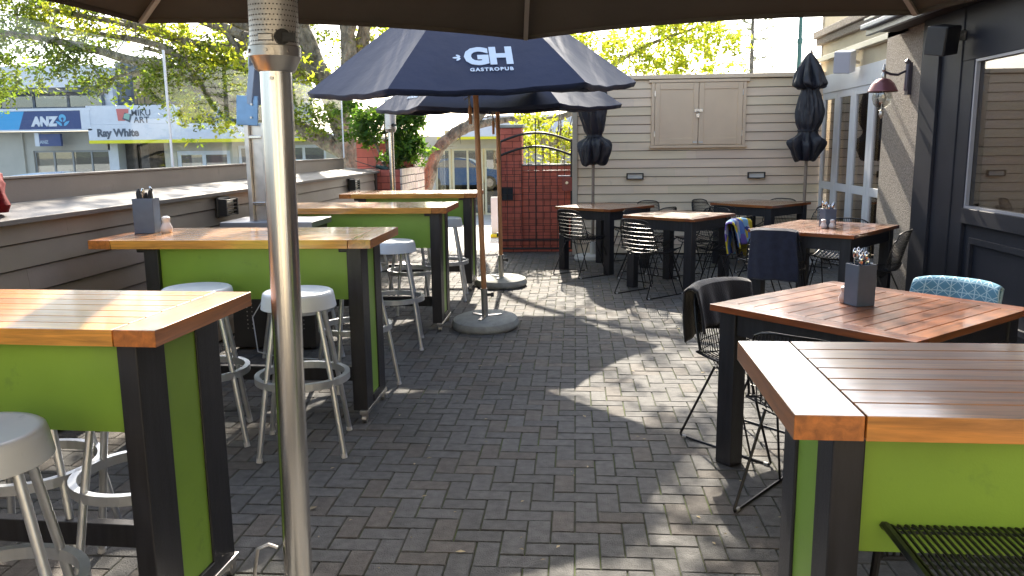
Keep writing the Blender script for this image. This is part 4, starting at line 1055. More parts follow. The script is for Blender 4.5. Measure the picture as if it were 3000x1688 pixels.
# ------------------------------------------------------------------ trees
def limb(b, pts, r0, r1, n=10, wob=.0):
    P = [Vector(p) for p in pts]; Q = []
    for i in range(len(P) - 1):
        p0, p1, p2, p3 = P[max(0, i - 1)], P[i], P[i + 1], P[min(len(P) - 1, i + 2)]
        for k in range(4):
            t_ = k / 4; t2, t3 = t_ * t_, t_ ** 3
            Q.append(.5 * ((2 * p1) + (p2 - p0) * t_ + (2 * p0 - 5 * p1 + 4 * p2 - p3) * t2 + (3 * p1 - p0 - 3 * p2 + p3) * t3))
    Q.append(P[-1]); m = len(Q)
    rr = [(r0 + (r1 - r0) * i / (m - 1)) * (1 + random.uniform(-.10, .10)) for i in range(m)]
    b.tube(Q, rr, n); return Q
def twigs(b, Q, n, ln, r, rnd, spread=1.):
    ends = []
    for k in range(n):
        i = rnd.randrange(len(Q) // 3, len(Q)); p = Q[i]
        d = Vector((rnd.gauss(0, 1), rnd.gauss(0, 1), rnd.gauss(.25, .7) * spread)).normalized(); l = ln * rnd.uniform(.5, 1.2)
        q1 = p + d * l * .5 + Vector((0, 0, rnd.uniform(-.08, .1))); q2 = p + d * l + Vector((0, 0, rnd.uniform(-.1, .25)))
        b.tube([p, q1, q2], [r, r * .7, r * .35], 5); ends += [q1, q2]
        for _ in range(2):
            d2 = (d + Vector((rnd.gauss(0, .7), rnd.gauss(0, .7), rnd.gauss(.1, .6)))).normalized(); q3 = q1 + d2 * l * .5
            b.tube([q1, q3], [r * .5, r * .25], 4); ends.append(q3)
    return ends
def leaves(name, centers, m, parent, n_per, spread, size, seed, bright=(.6, 1.4), droop=.0, aspect=.5, kind=None):
    """rosettes of leaves round each centre"""
    g_ = np.random.default_rng(seed); C = np.array([tuple(c) for c in centers]); k = len(C)
    sub = 5   # sub-clumps
    clump = np.repeat(C, sub, 0) + g_.normal(0, spread, (k * sub, 3)) * np.array([1, 1, .75])
    per = max(1, n_per // sub); cc = np.repeat(clump, per, 0) + g_.normal(0, spread * .30, (len(clump) * per, 3)); n = len(cc)
    d = g_.normal(0, 1, (n, 3)); d[:, 2] = d[:, 2] * .7 - droop; d /= np.linalg.norm(d, axis=1)[:, None]
    a = g_.normal(0, 1, (n, 3)); s_ = np.cross(d, a); s_ /= np.linalg.norm(s_, axis=1)[:, None]
    L_ = size * g_.uniform(.6, 1.3, (n, 1)); W_ = L_ * aspect * .5
    nn_ = np.cross(d, s_)
    v = np.stack([cc, cc + d * L_ * .45 + s_ * W_ + nn_ * L_ * .06, cc + d * L_, cc + d * L_ * .45 - s_ * W_ + nn_ * L_ * .06], 1).reshape(-1, 3)
    me = bpy.data.meshes.new(name); me.vertices.add(n * 4); me.vertices.foreach_set('co', v.ravel())
    me.loops.add(n * 4); me.loops.foreach_set('vertex_index', np.arange(n * 4)); me.polygons.add(n)
    me.polygons.foreach_set('loop_start', np.arange(0, n * 4, 4)); me.polygons.foreach_set('loop_total', np.full(n, 4))
    me.update(calc_edges=True); me.materials.append(m)
    cl = np.repeat(g_.uniform(*bright, len(clump)), per)[:n] * g_.uniform(.8, 1.2, n); tint = g_.uniform(.85, 1.2, n)
    col = np.stack([cl * tint, cl, cl * .9, np.ones(n)], 1); ca = me.color_attributes.new('Col', 'FLOAT_COLOR', 'CORNER')
    ca.data.foreach_set('color', np.repeat(col, 4, 0).ravel())
    o = bpy.data.objects.new(name, me); COL.objects.link(o); o.parent = parent
    if parent is not None: o.matrix_parent_inverse = Matrix.Translation(parent.location).inverted()
    return o
S1=[(-4.05, 15, -0.15), (-4.07, 15.0, 1.21), (-4.23, 15.0, 1.76), (-4.36, 15.0, 2.26), (-4.6, 15.2, 2.74), (-4.93, 15.4, 3.44), (-5.16, 15.5, 4.03), (-5.26, 15.6, 4.76), (-5.54, 15.8, 5.8)]
S2=[(-4.31, 15.0, 2.12), (-4.16, 14.9, 2.68), (-4.04, 14.8, 3.15), (-4.05, 14.8, 3.7), (-4.11, 14.8, 4.44), (-3.7, 14.5, 5.41)]
S3=[(-4.21, 15.0, 2.61), (-3.89, 15.0, 3.31), (-3.75, 14.9, 3.78), (-3.62, 14.7, 4.41), (-2.97, 14.3, 5.21)]
S6=[(-4.67, 15.2, 2.85), (-5.26, 15.0, 3.2), (-5.75, 14.8, 3.5), (-6.24, 14.6, 3.72), (-6.78, 14.4, 3.97), (-7.14, 14.2, 4.41)]
S7=[(-5.4, 15.0, 3.27), (-5.6, 15.0, 3.83), (-5.66, 15.0, 4.45), (-5.71, 15.0, 5.26)]
S4=[(-4.22, 15.0, 1.5), (-4.74, 15.0, 1.8), (-5.18, 14.8, 2.02), (-5.62, 14.6, 2.19), (-6.07, 14.4, 2.39), (-6.56, 14.2, 2.77), (-7.02, 14.0, 3.03), (-7.54, 13.8, 3.11), (-8.04, 13.6, 3.27), (-8.79, 13.5, 3.44), (-9.75, 13.4, 3.6)]
S4b=[(-7.02, 14.0, 3.03), (-7.47, 13.9, 2.93), (-7.85, 13.8, 2.83), (-8.13, 13.7, 2.65)]
S4c=[(-6.07, 14.4, 2.39), (-6.48, 14.3, 2.57), (-6.93, 14.2, 2.71), (-7.38, 14.1, 2.71)]
S8=[(-5.68, 14.8, 3.46), (-6.41, 14.6, 3.38), (-7.1, 14.4, 3.56), (-7.7, 14.2, 3.75), (-8.29, 14.0, 3.85), (-9.07, 13.8, 4.01)]
S9=[(-5.06, 15.4, 3.8), (-4.75, 15.2, 4.19), (-4.59, 15.0, 4.63)]
S10=[(-6.24, 14.6, 3.72), (-5.98, 14.6, 3.31), (-5.82, 14.5, 2.88), (-5.66, 14.4, 2.53)]
S11=[(-4.5, 15.1, 2.62), (-4.78, 15.3, 2.86), (-5.11, 15.4, 2.94), (-5.6, 15.5, 3.0), (-6.4, 15.6, 3.28), (-7.17, 15.6, 3.37)]
S12=[(-4.99, 15.3, 3.22), (-5.49, 15.1, 3.56), (-6.07, 14.9, 3.83), (-6.69, 14.7, 4.09), (-7.3, 14.5, 4.4)]
S13=[(-5.56, 15.4, 3.1), (-6.17, 15.2, 3.02), (-6.76, 15.0, 3.12), (-7.25, 14.8, 3.28), (-7.73, 14.6, 3.41)]
S14=[(-6.56, 14.2, 2.77), (-7.02, 14.2, 3.28), (-7.65, 14.2, 3.5), (-8.59, 14.1, 3.64), (-9.51, 14.0, 3.84)]
O1=[(-4.02, 14.8, 3.5), (-3.2, 13.5, 4.6), (-2.0, 12.6, 5.3), (-0.6, 12, 5.6)]
O2=[(-5.66, 15.0, 4.45), (-5.0, 13.2, 5.0), (-4.2, 11.8, 5.4), (-3.4, 10.8, 5.6)]
T1=[(-3.05, 14.5, -0.15), (-2.69, 14.5, 0.82), (-2.55, 14.5, 1.25), (-2.4, 14.5, 1.58), (-2.11, 14.5, 1.83), (-1.84, 14.6, 1.99), (-1.64, 14.8, 2.28), (-1.51, 15.0, 2.78), (-1.41, 15.2, 3.76)]
T2=[(-2.07, 14.5, 1.84), (-1.64, 14.7, 1.99), (-1.13, 15.0, 2.07), (-0.42, 15.3, 2.07), (0.17, 15.6, 2.35), (0.73, 16.0, 3.07), (1.06, 16.0, 3.28), (1.51, 16.1, 3.5), (2.04, 16.2, 3.68), (2.73, 16.4, 3.91)]
BG=[(-9.4,13.77,2.98),(-9.78,13.58,4.21),(-9.26,13.07,4.13),(-8.83,13.35,3.19),(-10.34,14.35,2.76),(-9.24,13.74,3.67),(-9.46,13.83,4.24),(-9.62,13.1,2.81),(-9.27,13.34,2.84),(-8.78,13.03,2.8),(-9.35,13.76,4.32),(-9.56,13.49,3.95),(-8.92,13.22,3.72),(-9.76,14.2,3.65),(-10.36,14.2,3.88),(-9.43,13.35,3.44),(-9.99,13.13,2.73),(-9.69,14.43,3.82),(-10.01,13.83,2.78),(-10.31,14.01,3.14),(-9.18,13.33,3.5),(-9.65,14.04,4.2),(-9.82,14.2,3.77),(-10.43,14.2,3.76),(-10.04,13.92,3.17),(-9.46,14.09,2.69),(-9.46,14.07,4.12),(-9.3,13.83,3.67),(-9.65,13.48,2.71),(-9.66,13.63,4.31),(-10.08,14.39,2.82),(-9.71,13.28,2.65),(-9.13,13.61,4.04),(-10.74,14.24,2.96),(-9.93,13.39,3.42),(-9.32,13.16,3.34),(-9.14,13.67,3.85),(-9.86,13.29,4.25),(-10.45,14.34,2.84),(-9.91,14.0,3.62),(-9.51,14.19,3.83),(-10.13,14.11,3.4),(-9.97,14.05,3.22),(-9.88,13.22,4.18),(-9.54,13.07,3.89),(-10.54,14.33,3.42),(-9.8,13.62,3.71),(-10.0,14.41,3.09),(-9.76,13.51,3.13),(-9.61,14.31,4.03),(-9.8,13.8,3.13),(-9.47,13.08,3.42),(-10.31,13.72,3.46),(-9.24,13.84,4.3),(-10.0,14.09,3.38),(-9.69,13.74,3.4),(-9.57,13.83,3.93),(-9.93,14.49,4.14),(-9.27,13.44,2.71),(-9.26,13.07,3.79),(-10.71,14.29,4.03),(-9.93,13.37,3.15),(-10.43,14.02,4.07),(-9.68,13.68,3.41),(-10.48,14.38,3.62),(-9.89,13.38,3.08),(-9.64,13.14,3.71),(-8.8,13.26,3.64),(-9.96,13.32,4.16),(-10.37,14.47,3.43),(-8.36,13.69,3.21),(-8.44,13.88,3.32),(-8.61,13.46,2.88),(-8.31,13.28,3.02),(-8.43,13.59,2.86),(-8.65,13.5,2.79),(-8.26,13.5,3.09),(-8.56,13.42,3.29),(-8.8,13.63,3.32),(-8.44,13.32,3.3),(-8.21,13.5,3.25),(-8.2,13.53,3.27),(-8.14,13.25,3.29),(-8.18,13.41,2.92),(-8.8,13.91,3.24),(-8.26,13.62,3.3),(-8.96,13.79,3.14),(-8.35,13.47,3.22),(-8.74,13.75,3.14),(-8.35,13.55,3.14),(-8.45,13.97,2.83),(-8.07,13.76,2.75),(-7.91,13.56,2.65),(-8.15,13.7,2.64),(-7.84,13.87,2.89),(-8.18,13.93,2.79),(-8.16,13.55,2.75),(-8.1,13.64,2.65),(-8.01,14.0,2.95),(-7.66,13.52,2.68),(-7.88,13.62,2.85),(-8.17,13.5,2.89),(-7.09,13.3,2.58),(-6.72,13.22,2.8),(-7.27,13.53,2.58),(-7.16,13.29,2.56),(-7.03,13.28,2.65),(-6.76,13.43,2.72),(-6.99,13.49,2.75),(-6.66,13.23,2.64),(-6.84,13.4,2.63),(-6.86,13.32,2.74),(-6.98,13.44,2.8),(-7.21,13.56,2.76),(-6.97,13.48,2.76),(-6.81,13.52,2.58),(-6.97,13.75,2.68),(-7.05,13.71,2.64),(-6.75,13.45,2.6),(-6.94,13.58,2.51),(-6.9,13.59,2.87),(-6.77,13.57,2.88),(-7.04,13.88,2.86),(-6.7,13.66,2.54),(-7.04,13.72,2.77),(-7.0,13.85,2.63),(-6.36,14.14,3.12),(-6.34,14.08,2.86),(-6.98,14.49,3.05),(-6.29,14.11,3.38),(-6.82,14.47,3.11),(-6.58,14.14,3.09),(-6.72,14.57,3.1),(-6.83,14.21,3.34),(-6.71,14.1,3.13),(-6.44,14.0,2.9),(-6.36,14.18,3.35),(-6.62,14.13,3.15),(-6.48,14.14,2.9),(-6.81,14.09,3.09),(-6.52,14.5,2.92),(-6.73,14.24,2.94),(-6.15,14.04,2.77),(-6.29,14.96,2.76),(-6.42,14.9,2.44),(-6.42,14.22,2.86),(-6.26,14.28,2.75),(-5.96,14.34,2.57),(-6.89,15.0,2.49),(-6.89,14.78,2.21),(-6.21,14.52,2.44),(-7.06,14.99,2.46),(-6.01,14.44,2.5),(-5.72,14.2,2.85),(-5.9,14.83,2.36),(-6.27,14.54,2.86),(-6.13,14.48,2.82),(-5.57,14.05,2.79),(-7.02,14.89,2.36),(-6.65,14.22,2.19),(-6.13,14.12,2.24),(-6.31,14.36,2.17),(-6.14,14.94,2.54),(-6.28,14.08,2.19),(-6.46,14.4,2.77),(-6.39,14.42,2.69),(-6.0,14.24,2.4),(-6.04,14.42,2.3),(-6.5,14.84,2.78),(-6.68,14.93,2.68),(-6.5,14.38,2.72),(-6.27,14.4,2.38),(-6.25,14.93,2.91),(-6.35,14.45,2.52),(-6.6,14.45,2.22),(-6.81,14.48,2.61),(-5.66,15.27,2.78),(-5.67,14.71,2.16),(-5.19,14.22,2.19),(-5.36,14.72,2.41),(-5.79,14.79,2.83),(-5.25,14.34,2.5),(-5.66,15.18,2.23),(-5.06,14.61,2.81),(-5.44,14.88,2.09),(-4.95,14.29,2.18),(-5.0,14.92,2.32),(-5.85,15.4,2.02),(-5.33,14.28,2.36),(-5.05,14.48,2.22),(-5.27,15.32,2.35),(-4.97,14.48,2.71),(-4.12,14.13,2.57),(-4.13,14.26,2.02),(-4.53,14.13,2.57),(-4.99,14.61,2.21),(-4.84,14.49,2.02),(-4.37,14.2,2.13),(-4.28,14.5,2.32),(-4.82,14.46,2.44),(-4.37,14.56,2.29),(-4.18,14.02,2.3),(-4.36,14.04,1.93),(-4.57,14.49,2.15),(-4.73,14.08,2.24),(-4.78,14.18,2.37),(-4.46,14.22,1.93),(-4.22,14.84,2.38),(-4.64,14.86,2.07),(-4.36,14.89,2.54),(-4.71,14.05,2.08),(-4.73,14.62,2.54),(-4.6,14.22,2.2),(-4.67,14.6,1.97),(-4.71,14.99,2.11),(-4.58,14.24,2.53),(-10.12,13.74,2.6),(-9.35,13.16,2.6),(-9.82,13.48,2.51),(-9.75,13.55,2.6),(-9.76,13.6,2.6),(-8.36,13.86,4.1),(-8.92,13.44,4.09),(-9.59,14.3,4.32),(-8.61,14.2,4.07),(-9.22,13.98,4.14),(-8.04,13.53,3.96),(-9.5,14.16,4.32),(-8.38,14.21,4.25),(-9.51,14.1,3.96),(-8.6,13.62,4.02),(-8.01,13.66,4.1),(-8.39,13.92,4.02),(-8.38,13.51,4.14),(-8.17,14.02,3.98),(-8.43,13.56,4.1),(-8.31,13.43,4.17),(-9.23,14.33,4.1),(-9.08,14.36,4.22),(-9.0,13.88,4.07),(-9.01,13.41,4.14),(-6.42,15.52,2.85),(-7.12,15.8,2.76),(-7.04,15.5,3.17),(-7.46,15.05,2.69),(-7.16,15.76,2.49),(-6.26,15.73,2.42),(-5.99,15.02,2.8),(-7.22,14.58,2.72),(-7.18,15.12,2.8),(-6.49,15.56,2.76),(-7.78,15.64,2.5),(-7.67,15.46,2.9),(-7.75,15.96,2.42),(-6.52,15.68,2.6),(-6.02,15.0,2.19),(-6.79,15.87,3.21),(-7.54,15.36,2.96),(-7.13,15.03,2.78),(-6.74,15.74,2.72),(-6.3,14.52,2.42),(-6.31,14.7,2.23),(-6.1,14.62,2.36),(-6.51,15.06,2.89),(-5.99,15.22,2.62),(-6.08,14.69,2.78),(-6.23,15.85,3.12),(-5.8,14.68,2.69),(-7.05,15.68,2.69),(-5.7,14.55,2.91),(-6.25,15.94,3.31),(-4.53,15.9,2.74),(-5.2,15.93,3.16),(-4.68,15.97,3.69),(-4.64,16.43,3.2),(-4.69,16.14,3.79),(-5.23,16.1,3.88),(-5.33,15.89,3.88),(-5.17,15.78,3.05),(-5.18,16.02,3.23),(-4.72,16.43,2.88),(-5.35,16.25,3.92),(-4.99,16.03,3.89),(-6.02,15.66,2.51),(-5.54,15.67,2.46),(-6.07,15.4,1.95),(-5.76,15.46,2.53),(-5.9,15.14,2.03),(-5.87,15.91,2.36),(-5.46,15.15,2.2),(-6.4,15.92,2.2),(-6.2,15.37,2.33),(-6.32,15.46,2.17),(-5.85,15.62,2.0),(-6.26,15.92,1.9),(-5.57,15.63,2.58),(-6.31,15.44,2.44)]
BY=[(-7.78,14.36,3.61),(-7.61,14.53,3.82),(-8.31,14.64,3.59),(-7.31,14.58,3.53),(-8.15,14.61,3.58),(-7.95,14.78,4.07),(-8.07,14.35,3.97),(-7.06,14.01,3.84),(-7.35,14.37,3.73),(-7.72,14.58,3.62),(-8.26,14.8,3.93),(-7.16,14.12,3.7),(-7.14,14.26,3.87),(-7.69,14.51,3.64),(-7.34,14.14,3.9),(-7.58,14.71,3.77),(-8.27,14.29,3.5),(-7.69,13.87,3.92),(-7.3,14.78,3.65),(-7.07,13.99,3.74),(-7.44,13.96,3.86),(-7.87,14.78,3.79),(-7.1,13.97,3.97),(-7.88,14.79,3.71),(-6.19,14.02,3.4),(-6.39,14.09,3.15),(-6.88,15.44,3.24),(-7.02,14.29,3.56),(-5.78,14.4,3.22),(-6.42,14.04,3.27),(-6.93,14.46,3.25),(-7.13,15.08,3.23),(-6.1,14.77,3.27),(-7.07,14.82,3.36),(-6.45,15.18,3.4),(-7.47,15.32,3.8),(-6.06,14.08,3.14),(-6.3,14.24,3.73),(-7.02,14.38,3.65),(-7.25,14.88,3.4),(-6.21,14.42,3.1),(-7.15,15.22,3.68),(-6.21,14.35,3.25),(-7.39,15.36,3.58),(-7.08,15.05,3.34),(-7.07,15.38,3.41),(-6.9,14.58,3.62),(-7.17,15.1,3.6),(-6.12,14.81,3.36),(-6.1,15.04,3.72),(-6.56,14.29,3.13),(-6.87,14.68,3.74),(-6.56,15.34,3.69),(-6.22,14.9,3.64),(-6.44,14.97,3.75),(-6.29,14.45,3.18),(-7.35,15.29,3.52),(-6.81,14.16,3.6),(-5.67,14.14,3.21),(-5.8,14.04,3.42),(-6.1,14.04,2.75),(-6.07,14.14,2.83),(-6.42,14.83,2.74),(-5.66,14.06,2.63),(-5.52,14.01,2.81),(-5.96,14.76,2.64),(-6.34,14.87,2.54),(-5.22,15.27,2.62),(-4.83,15.3,3.06),(-4.66,14.78,2.63),(-5.03,14.94,2.88),(-4.63,14.66,3.02),(-5.04,15.2,2.6),(-4.99,14.89,3.29),(-4.63,14.77,2.97),(-5.02,15.04,3.25),(-5.11,15.32,3.41),(-4.75,14.76,2.9),(-4.87,14.76,2.65),(-8.17,13.87,4.27),(-9.4,14.6,4.16),(-9.37,14.54,4.32),(-8.64,13.53,3.96),(-8.42,14.35,4.09),(-7.5,14.05,4.2),(-9.11,14.28,4.01),(-8.41,14.1,4.17),(-8.71,14.49,4.3),(-8.9,14.06,3.99),(-7.86,13.42,4.05),(-8.16,13.46,4.07),(-9.23,14.14,4.39),(-9.29,14.15,4.01),(-7.64,14.01,4.31),(-8.65,13.83,3.96),(-8.62,13.79,4.14),(-8.68,13.66,3.99),(-7.49,14.43,4.1),(-7.95,14.55,4.07),(-9.47,14.49,4.35),(-8.01,13.96,3.96),(-6.72,13.76,2.17),(-6.74,13.83,2.17),(-6.59,13.73,2.39),(-6.47,13.7,2.38),(-6.84,13.84,2.43),(-6.84,14.19,2.17),(-6.18,14.24,2.04),(-6.14,14.25,1.97),(-6.03,14.24,1.97),(-6.25,14.4,2.11),(-3.28,14.91,3.58),(-3.54,15.71,3.91),(-3.25,15.41,3.8),(-3.82,15.84,3.87),(-3.92,15.63,3.6),(-3.97,15.06,3.51),(-3.73,15.1,3.71),(-3.65,14.97,3.53),(-3.95,15.14,3.56),(-3.66,15.51,3.91),(-3.68,15.9,3.71),(-6.87,14.02,2.4),(-6.91,14.32,2.36),(-6.98,14.37,2.25),(-6.65,14.25,2.45),(-6.74,14.11,2.6),(-8.31,13.67,3.65),(-8.65,13.75,3.59),(-8.61,13.42,3.64),(-8.9,13.73,3.52),(-7.95,13.45,3.62),(-8.53,13.98,3.46),(-8.27,13.74,3.59),(-8.65,13.65,3.53),(-8.2,13.42,3.42),(-8.29,13.84,3.59),(-8.04,13.56,3.48),(-8.61,13.51,3.55),(-9.48,13.66,3.48),(-9.05,13.77,3.62)]
BT=[(0.11,15.3,3.42),(0.09,15.1,3.51),(0.28,15.48,3.51),(0.03,15.41,3.54),(0.03,15.38,3.41),(0.2,15.32,3.74),(0.19,15.1,3.45),(-0.09,15.82,3.63),(-0.26,15.3,3.69),(0.56,15.47,3.1),(0.75,15.43,3.37),(0.79,15.61,3.27),(0.57,15.61,3.48),(0.34,15.88,3.47),(0.79,15.9,2.97),(0.54,15.25,3.37),(0.47,15.52,2.98),(0.62,15.14,3.17),(0.69,15.76,3.54),(0.46,15.76,2.97),(0.61,15.33,3.43),(0.49,15.62,2.97),(0.62,15.42,3.23),(1.59,16.06,3.17),(1.6,15.68,3.02),(1.86,16.06,3.35),(1.85,15.86,2.83),(1.44,15.73,3.03),(1.28,15.71,3.06),(1.64,15.5,2.8),(1.99,16.29,3.17),(1.36,15.58,3.13),(1.14,16.04,3.44),(1.62,16.4,3.24),(1.88,15.83,3.28),(1.08,16.18,3.35),(1.7,16.02,2.85),(1.26,15.55,2.84),(1.44,16.23,3.3),(1.24,16.45,3.43),(1.88,15.66,2.85),(1.19,15.91,3.22),(1.48,16.5,2.99),(1.68,15.97,2.98),(1.17,15.89,2.85),(1.9,15.83,2.97),(1.09,16.17,3.03),(2.33,15.78,3.6),(2.98,16.42,3.69),(2.67,15.67,3.5),(1.7,16.45,3.78),(1.6,15.7,3.81),(1.8,15.62,3.57),(2.67,16.1,3.62),(2.83,16.45,3.77),(2.21,16.29,3.62),(1.98,15.54,3.46),(2.23,15.59,3.59),(2.38,16.19,3.46),(1.98,16.28,3.65),(2.69,16.3,3.57),(2.08,15.99,3.55),(2.05,16.47,3.74),(2.68,16.48,3.71),(2.5,16.15,3.64),(2.11,15.93,3.84),(1.86,16.23,3.5),(1.57,15.54,3.74),(2.68,15.83,3.52),(1.71,16.09,3.78),(1.62,15.79,3.83),(3.0,16.17,3.43),(2.94,16.15,3.0),(2.45,16.37,3.12),(2.31,16.03,3.19),(1.94,16.34,3.05),(2.79,15.74,3.37),(2.37,15.66,3.3),(1.84,15.67,3.38),(2.37,15.56,2.95),(1.88,15.51,2.91),(2.11,16.1,3.09),(2.29,15.61,2.92),(2.59,16.4,3.06),(1.95,15.74,3.16),(2.21,15.59,3.39),(2.95,15.97,3.29)]
BP=[(-3.21,12.92,1.77),(-3.18,12.67,1.75),(-3.11,12.88,2.15),(-3.15,12.84,1.86),(-3.02,12.77,2.1),(-3.37,12.89,1.98),(-3.06,12.59,1.97),(-3.42,12.85,1.9),(-3.12,12.82,2.01),(-3.31,12.6,1.84),(-3.32,12.86,1.78),(-3.2,12.6,1.96),(-3.44,12.65,1.78),(-3.25,12.98,2.1),(-3.23,12.83,2.06),(-3.27,12.61,2.09),(-3.34,12.76,1.74),(-3.24,12.58,1.98),(-2.45,12.64,1.91),(-2.76,12.74,1.82),(-2.83,12.89,2.15),(-2.65,12.66,1.89),(-2.76,12.7,2.1),(-2.48,12.72,2.18),(-2.61,12.52,2.12),(-2.68,12.8,2.01),(-2.65,12.75,2.03),(-2.59,12.6,2.07),(-2.44,12.61,1.96),(-2.43,12.57,2.03),(-2.88,12.8,2.08),(-2.8,12.55,1.79),(-2.78,12.89,1.89),(-2.47,12.63,2.04),(-2.94,12.54,2.12),(-2.54,12.52,2.17),(-2.53,12.74,2.18),(-3.01,12.9,2.02),(-2.82,12.74,1.76),(-2.52,12.72,2.08),(-2.67,12.73,1.68),(-2.38,12.61,1.59),(-2.49,12.58,1.72),(-2.81,12.74,1.49),(-2.58,12.66,1.73),(-2.46,12.62,1.68),(-2.64,12.75,1.59),(-2.5,12.57,1.5),(-2.69,12.65,1.59),(-2.6,12.69,1.55),(-2.6,12.57,1.57),(-2.41,12.57,1.5),(-2.7,12.67,1.49),(-2.8,12.61,1.36),(-2.45,12.74,1.39),(-2.72,12.59,1.5),(-3.64,13.42,2.15),(-3.88,13.95,2.57),(-3.93,13.85,2.24),(-3.7,13.36,2.45),(-3.61,13.31,2.1),(-3.62,13.18,2.3),(-3.76,13.32,2.2),(-3.73,13.18,2.36)]
BGt=[(-0.66,13.51,2.03),(-0.58,13.58,1.98),(-0.5,13.61,1.85),(-0.85,13.59,1.79),(-0.08,13.52,1.9),(-0.67,13.06,1.98),(-0.85,13.2,2.02),(-0.64,13.01,2.09),(-0.0,13.24,1.8),(-0.71,13.23,2.01),(-0.86,13.27,1.86),(-0.78,13.64,1.76),(-0.38,13.42,1.79),(-0.69,13.43,1.71),(-0.82,13.3,2.06),(-0.19,13.8,1.75),(-0.28,13.53,1.75),(-0.05,13.38,1.7),(-0.62,13.37,1.92),(-0.7,13.71,1.76),(-0.65,13.3,1.55),(-0.76,13.35,1.7),(-0.58,13.44,1.38),(-0.53,13.28,1.48),(-0.18,13.5,1.56),(-0.24,13.19,1.5),(-0.32,13.06,1.35),(-0.05,13.14,1.38),(-0.78,13.04,1.48),(-0.03,13.23,1.51)]
tr = thing('tree', 'big spreading tree with gnarled grey brown limbs behind the left wall', 'tree', (-4.05, 15, -.15))
rnd = random.Random(3); b = MB(); ends = []
for pts, r0, r1, n_, ln in ((S1, .22, .13, 8, .7), (S2, .17, .11, 6, .6), (S3, .14, .09, 6, .6), (S6, .15, .06, 16, .7), (S7, .085, .05, 6, .6), (S4, .17, .045, 34, .7), (S4b, .035, .012, 10, .4), (S4c, .05, .015, 14, .5), (S8, .10, .035, 30, .6), (S9, .08, .05, 3, .5), (S10, .065, .03, 12, .5), (S11, .07, .03, 18, .6), (S12, .11, .04, 16, .6), (S13, .085, .03, 14, .5), (S14, .08, .025, 12, .5), (O1, .08, .03, 14, .9), (O2, .08, .03, 14, .9)):
    Q = limb(b, pts, r0, r1); ends += twigs(b, Q, n_, ln, .013, rnd)
b.build('trunk', bark, tr, smooth=True).matrix_parent_inverse = Matrix.Translation(tr.location).inverted()
over = [(random.uniform(-5.2, .2), random.uniform(10.2, 15.6), random.uniform(4.4, 6.6)) for _ in range(95)] + [(random.uniform(-5, -2), random.uniform(11, 20), random.uniform(4.8, 6.8)) for _ in range(120)] + [(random.uniform(-.4, 2.9), random.uniform(10.8, 16.), random.uniform(4.6, 6.6)) for _ in range(78)] + [(random.uniform(-3.0, .9), random.uniform(9.4, 11.6), random.uniform(4.4, 5.4)) for _ in range(48)] + [(random.uniform(.2, 1.6), random.uniform(9.2, 10.9), random.uniform(4.6, 5.6)) for _ in range(22)]  # unseen leaf clusters added overhead to dapple patio, wall shelf and parasol
vis = [e for e in ends if not (e.y < 14.2 and False)]
BG2 = [(x + random.gauss(0, .2), y + random.gauss(0, .3), z + random.gauss(0, .15)) for x, y, z in BG[::2] if z > 2.75]
leaves('crown', BG + BG2 + over, leafA, tr, 46, .15, .082, 21, (.45, 1.35))
leaves('crown', BY + over[::2], leafB, tr, 42, .15, .10, 22, (.6, 1.3))
t2 = thing('tree', 'leaning tree reaching right over the gate with sparse yellow green leaves', 'tree', (-3.05, 14.5, -.15))
b = MB()
Q = limb(b, T1, .13, .08); e1 = twigs(b, Q, 8, .5, .012, rnd)
twigs(b, limb(b, [T1[-1], (-.8, 14.6, 4.6), (.6, 14, 5.3), (2.2, 13.5, 5.8)], .07, .025), 20, .9, .014, rnd); Q = limb(b, T2, .075, .02); e2 = twigs(b, Q[14:], 26, .6, .011, rnd)  # first limb is out of view, added to carry the overhead shade leaves
b.build('trunk', bark, t2, smooth=True).matrix_parent_inverse = Matrix.Translation(t2.location).inverted()
leaves('crown', BT + [tuple(e) for e in e2[::3]] , leafB, t2, 42, .13, .10, 23, (.7, 1.3))
sh = thing('shrub', 'dark glossy leaved shrub growing over the red brick pillar', 'shrub', (-2.9, 13.0, 0))
b = MB(); e3 = []
for k in range(9):
    a = random.uniform(-.5, .5); Q = limb(b, [(-2.9, 12.95, 1.0), (-2.9 + a * .5, 12.8, 1.5), (-2.85 + a, 12.7, 1.9 + random.uniform(-.3, .3))], .02, .008, 6); e3 += twigs(b, Q, 4, .3, .006, rnd)
b.build('stem', bark, sh, smooth=True).matrix_parent_inverse = Matrix.Translation(sh.location).inverted()
leaves('foliage', BP, leafC, sh, 70, .075, .11, 24, (.6, 1.5), droop=.2, aspect=.36)
sh = thing('shrub', 'bright backlit shrub seen over the brick wall behind the gate', 'shrub', (-.4, 13.4, 0))
b = MB()
for k in range(8):
    a = random.uniform(-.4, .45); Q = limb(b, [(-.4, 13.4, .2), (-.4 + a * .5, 13.4, 1.3), (-.4 + a, 13.3, 1.9 + random.uniform(-.3, .3))], .018, .007, 6); twigs(b, Q, 4, .3, .006, rnd)
b.build('stem', bark, sh, smooth=True).matrix_parent_inverse = Matrix.Translation(sh.location).inverted()
leaves('foliage', BGt, leafB, sh, 40, .11, .09, 25, (.5, 1.3), aspect=.45)
